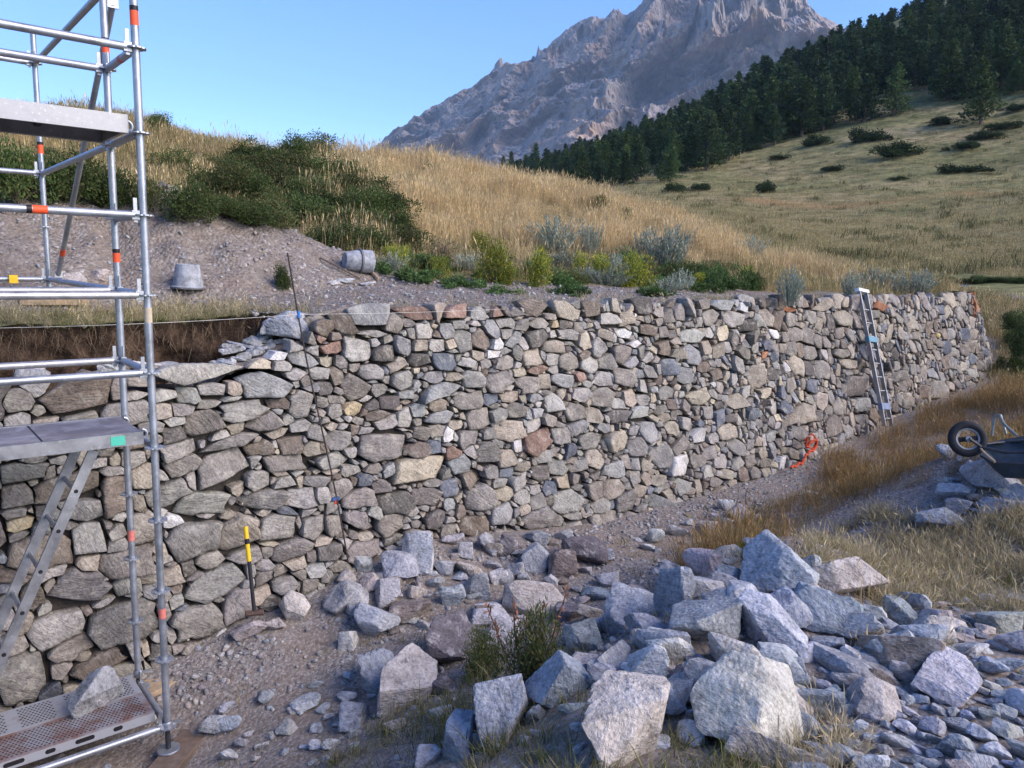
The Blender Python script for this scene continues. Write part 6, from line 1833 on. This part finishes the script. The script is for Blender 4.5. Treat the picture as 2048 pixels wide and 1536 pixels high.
# long orange-brown grass at the right
poly = [(1640, 918), (1790, 858), (1900, 800), (2000, 745), (2060, 700), (2300, 660), (2300, 960), (1890, 960), (1700, 1010), (1600, 1060), (1540, 1110), (1400, 1150), (1350, 1140), (1420, 1080), (1560, 1010), (1650, 955)]
n = 60000
X_ = gr.uniform(0, 22, n); Y_ = gr.uniform(5, 24, n)
s_, w_ = to_sw(np.stack([X_, Y_, X_ * 0], -1))
Zf = zf(X_, Y_)
px, py, dp = project(np.stack([X_, Y_, Zf], -1))
ok = inside(px, py, poly) & (w_ < .85) & (gr.uniform(size=n) < .25 + .55 * np.clip(fbm(xy3(X_, Y_, 1.1, 2.0), 2) + .5, 0, 1))
scatter("long_grass", "long orange-brown grass growing along the wall foot at right", "grass", T_O, np.stack([X_, Y_, Zf - .02], -1)[ok], gr.uniform(.4, .95, ok.sum()) * np.clip(.8 + .6 * fbm(xy3(X_[ok], Y_[ok], .9, 4.0), 2), .4, 1.3), tilt=.2, seed=7)
print("long tufts", ok.sum())
n = 9000
s_ = gr.uniform(18.5, 29, n); w_ = gr.uniform(-2, 5.6, n)
P = SW(s_, w_); ok = (np.min(np.hypot(P[:, None, 0] - pp_road[None, :, 0], P[:, None, 1] - pp_road[None, :, 1]), 1) > 3.1) & ((w_ < wall_w(s_, -2.2, True) - .1) | (s_ > 21.9))
P = P[ok]; P[:, 2] = zf(P[:, 0], P[:, 1]) - .02
scatter("bank_grass", "olive grass on the slope between the wall's far corner and the road", "grass", T_M, P, gr.uniform(.4, .95, len(P)), tilt=.15, seed=14)
# dry matted grass and short green between the rocks
poly2 = [(1560, 1130), (1750, 1020), (1900, 1060), (2080, 1010), (2300, 1000), (2300, 1300), (2060, 1260), (1900, 1220), (1780, 1230), (1680, 1180)]
poly3 = [(700, 1500), (860, 1370), (1000, 1330), (1150, 1360), (1250, 1480), (1700, 1450), (1700, 1580), (620, 1580)]
poly4 = [(1900, 740), (2030, 700), (2300, 640), (2300, 740), (2035, 745)]
n = 60000
X_ = gr.uniform(-2.5, 11, n); Y_ = gr.uniform(2.2, 12, n)
Zf = zf(X_, Y_)
px, py, dp = project(np.stack([X_, Y_, Zf], -1))
pat = np.clip(fbm(xy3(X_, Y_, 1.6, 1.0), 3) + .55, 0, 1)
pr = np.where(inside(px, py, poly2), 1.6, 0) + np.where(inside(px, py, poly3), .8, 0) + .03
ok = (gr.uniform(size=n) < pr * pat) & (Y_ < 12) & (to_sw(np.stack([X_, Y_, X_ * 0], -1))[1] < .2)
P = np.stack([X_, Y_, Zf - .01], -1)[ok]
dry = (px[ok] > 1550) & (gr.uniform(size=ok.sum()) < .6)
scatter("short_grass", "short green grass between the foreground rocks", "grass", T_S, P[~dry], gr.uniform(.4, .9, (~dry).sum()), tilt=.25, seed=8)
scatter("matted_grass", "dry pale matted grass on the bank at right", "grass", T_D, P[dry], gr.uniform(.35, .8, dry.sum()), tilt=.5, seed=9)
print("short", len(P))
# meadow tufts, near part
n = 34000
A_ = gr.uniform(.08, .66, n); D_ = np.exp(gr.uniform(math.log(31), math.log(120), n))
X_, Y_ = np.sin(A_) * D_, np.cos(A_) * D_
G_ = np.stack([X_, Y_, zm(X_, Y_) - .05], -1)
ok = (np.min(np.hypot(X_[:, None] - pp_road[None, :, 0], Y_[:, None] - pp_road[None, :, 1]), 1) > 3.6)
scatter("meadow_grass", "thin straw-coloured grass on the meadow slope", "grass", T_M, G_[ok], gr.uniform(.5, 1.0, ok.sum()), tilt=.1, seed=10)
T_W = [tuft(450 + i, 26, .22, [(.075, .085, .03), (.10, .10, .04), (.06, .07, .026)], .8, .016, False, .16) for i in range(2)]
sel = gr.uniform(size=len(G_)) < np.clip(.02 + .12 * fbm(xy3(G_[:, 0], G_[:, 1], .25, 3.0), 3), 0, .16)
scatter("meadow_weeds", "small dark green weeds dotted over the meadow slope", "weeds", T_W, G_[sel & ok] + gr.normal(0, .3, ((sel & ok).sum(), 3)) * np.array([1, 1, 0]), gr.uniform(.9, 2.4, (sel & ok).sum()), tilt=.1, seed=12)
# dry tufts on the wall top, turf at the cut edge
for cx, by, hh_, lb in [(1088, 606, 60, "tall dry grass tuft on the wall top under the yellow flowers"), (1040, 608, 34, "small orange dry tuft left of the tall one on the wall top"), (1215, 600, 26, "small dry tuft on the wall top right of the tall one"), (640, 612, 40, "pale dry tuft on the wall top by the iron rod"), (1740, 1225, 110, "leaning dry grass tuft growing through the rock pile")]:
    P = march(cx, by, zu if by < 700 else pile, 2, 40)
    k = np.linalg.norm(P) / FPX
    me = T_D[0].data if hh_ < 50 else T_G[0].data
    o = obj("grass_tuft", me, None, P - UPV * .01)
    hgt = hh_ * k / (.28 if hh_ < 50 else .66)
    o.scale = (hgt, hgt, hgt)
    tag(o, lb, "grass tuft")
n = 5200
s_ = gr.uniform(-4, 13, n); w_ = w_edge(s_) + np.abs(gr.normal(0, .30, n)) + .02
w_ = np.where(s_ < 1.7, w_edge(s_) + gr.uniform(-.05, 1.1, n), w_)
keep = (s_ < 1.7) | (gr.uniform(size=n) < .30 * np.clip(fbm(xy3(s_, s_ * 0, 1.1), 2) + .4, 0, 1))
s_, w_ = s_[keep], w_[keep]
P = SW(s_, w_); P[:, 2] = zu(P[:, 0], P[:, 1]) - .02
scatter("turf", "patchy dry turf along the cut edge and wall top", "grass", T_S + T_D, P, gr.uniform(.25, .65, len(P)), tilt=.4, seed=11)
# roots hanging from the cut edge
mb = MB()
for q in range(380):
    s0 = gr.uniform(-3, 1.9)
    w0_ = float(w_edge(s0)) + .02
    p = SW(s0, w0_ - .03 + gr.normal(0, .03)); z0 = float(UP(p[0], p[1])) - abs(gr.normal(0, .10))
    L_ = gr.uniform(.05, .26)
    a = SW(s0, w0_ - .04, z0); b = SW(s0 + gr.normal(0, .03), w0_ - .02 + gr.normal(0, .03), z0 - L_ * .5); c = SW(s0 + gr.normal(0, .05), w0_ + gr.normal(0, .03), z0 - L_)
    sd_ = EV * .0022
    mb.add(np.array([a - sd_, a + sd_, b + sd_, b - sd_, c]), [np.array([[0, 1, 2, 3]]), np.array([[3, 2, 4]])], (.2, .14, .09))
o = mb.build("hanging_roots", plain("root", (.12, .085, .055), .95, 0, .4, 30), None, False)
tag(o, "fine brown roots hanging from the cut soil edge", "roots", None, "stuff")

# ------------------------------------------------------------------ mountain air
mb = MB().box((0, 0, 610), (10400, 10400, 1420))
hz = mb.build("haze", None, None, False)
tag(hz, "thin blue evening haze over the whole valley", "haze", None, "stuff")
hm = bpy.data.materials.new("haze_air"); hm.use_nodes = True
hm.node_tree.nodes.clear()
_v = hm.node_tree.nodes.new("ShaderNodeVolumePrincipled"); _o = hm.node_tree.nodes.new("ShaderNodeOutputMaterial")
_v.inputs["Color"].default_value = (.46, .68, 1.0, 1)
_v.inputs["Density"].default_value = 0.00011
hm.node_tree.links.new(_v.outputs[0], _o.inputs["Volume"])
hz.data.materials.append(hm)
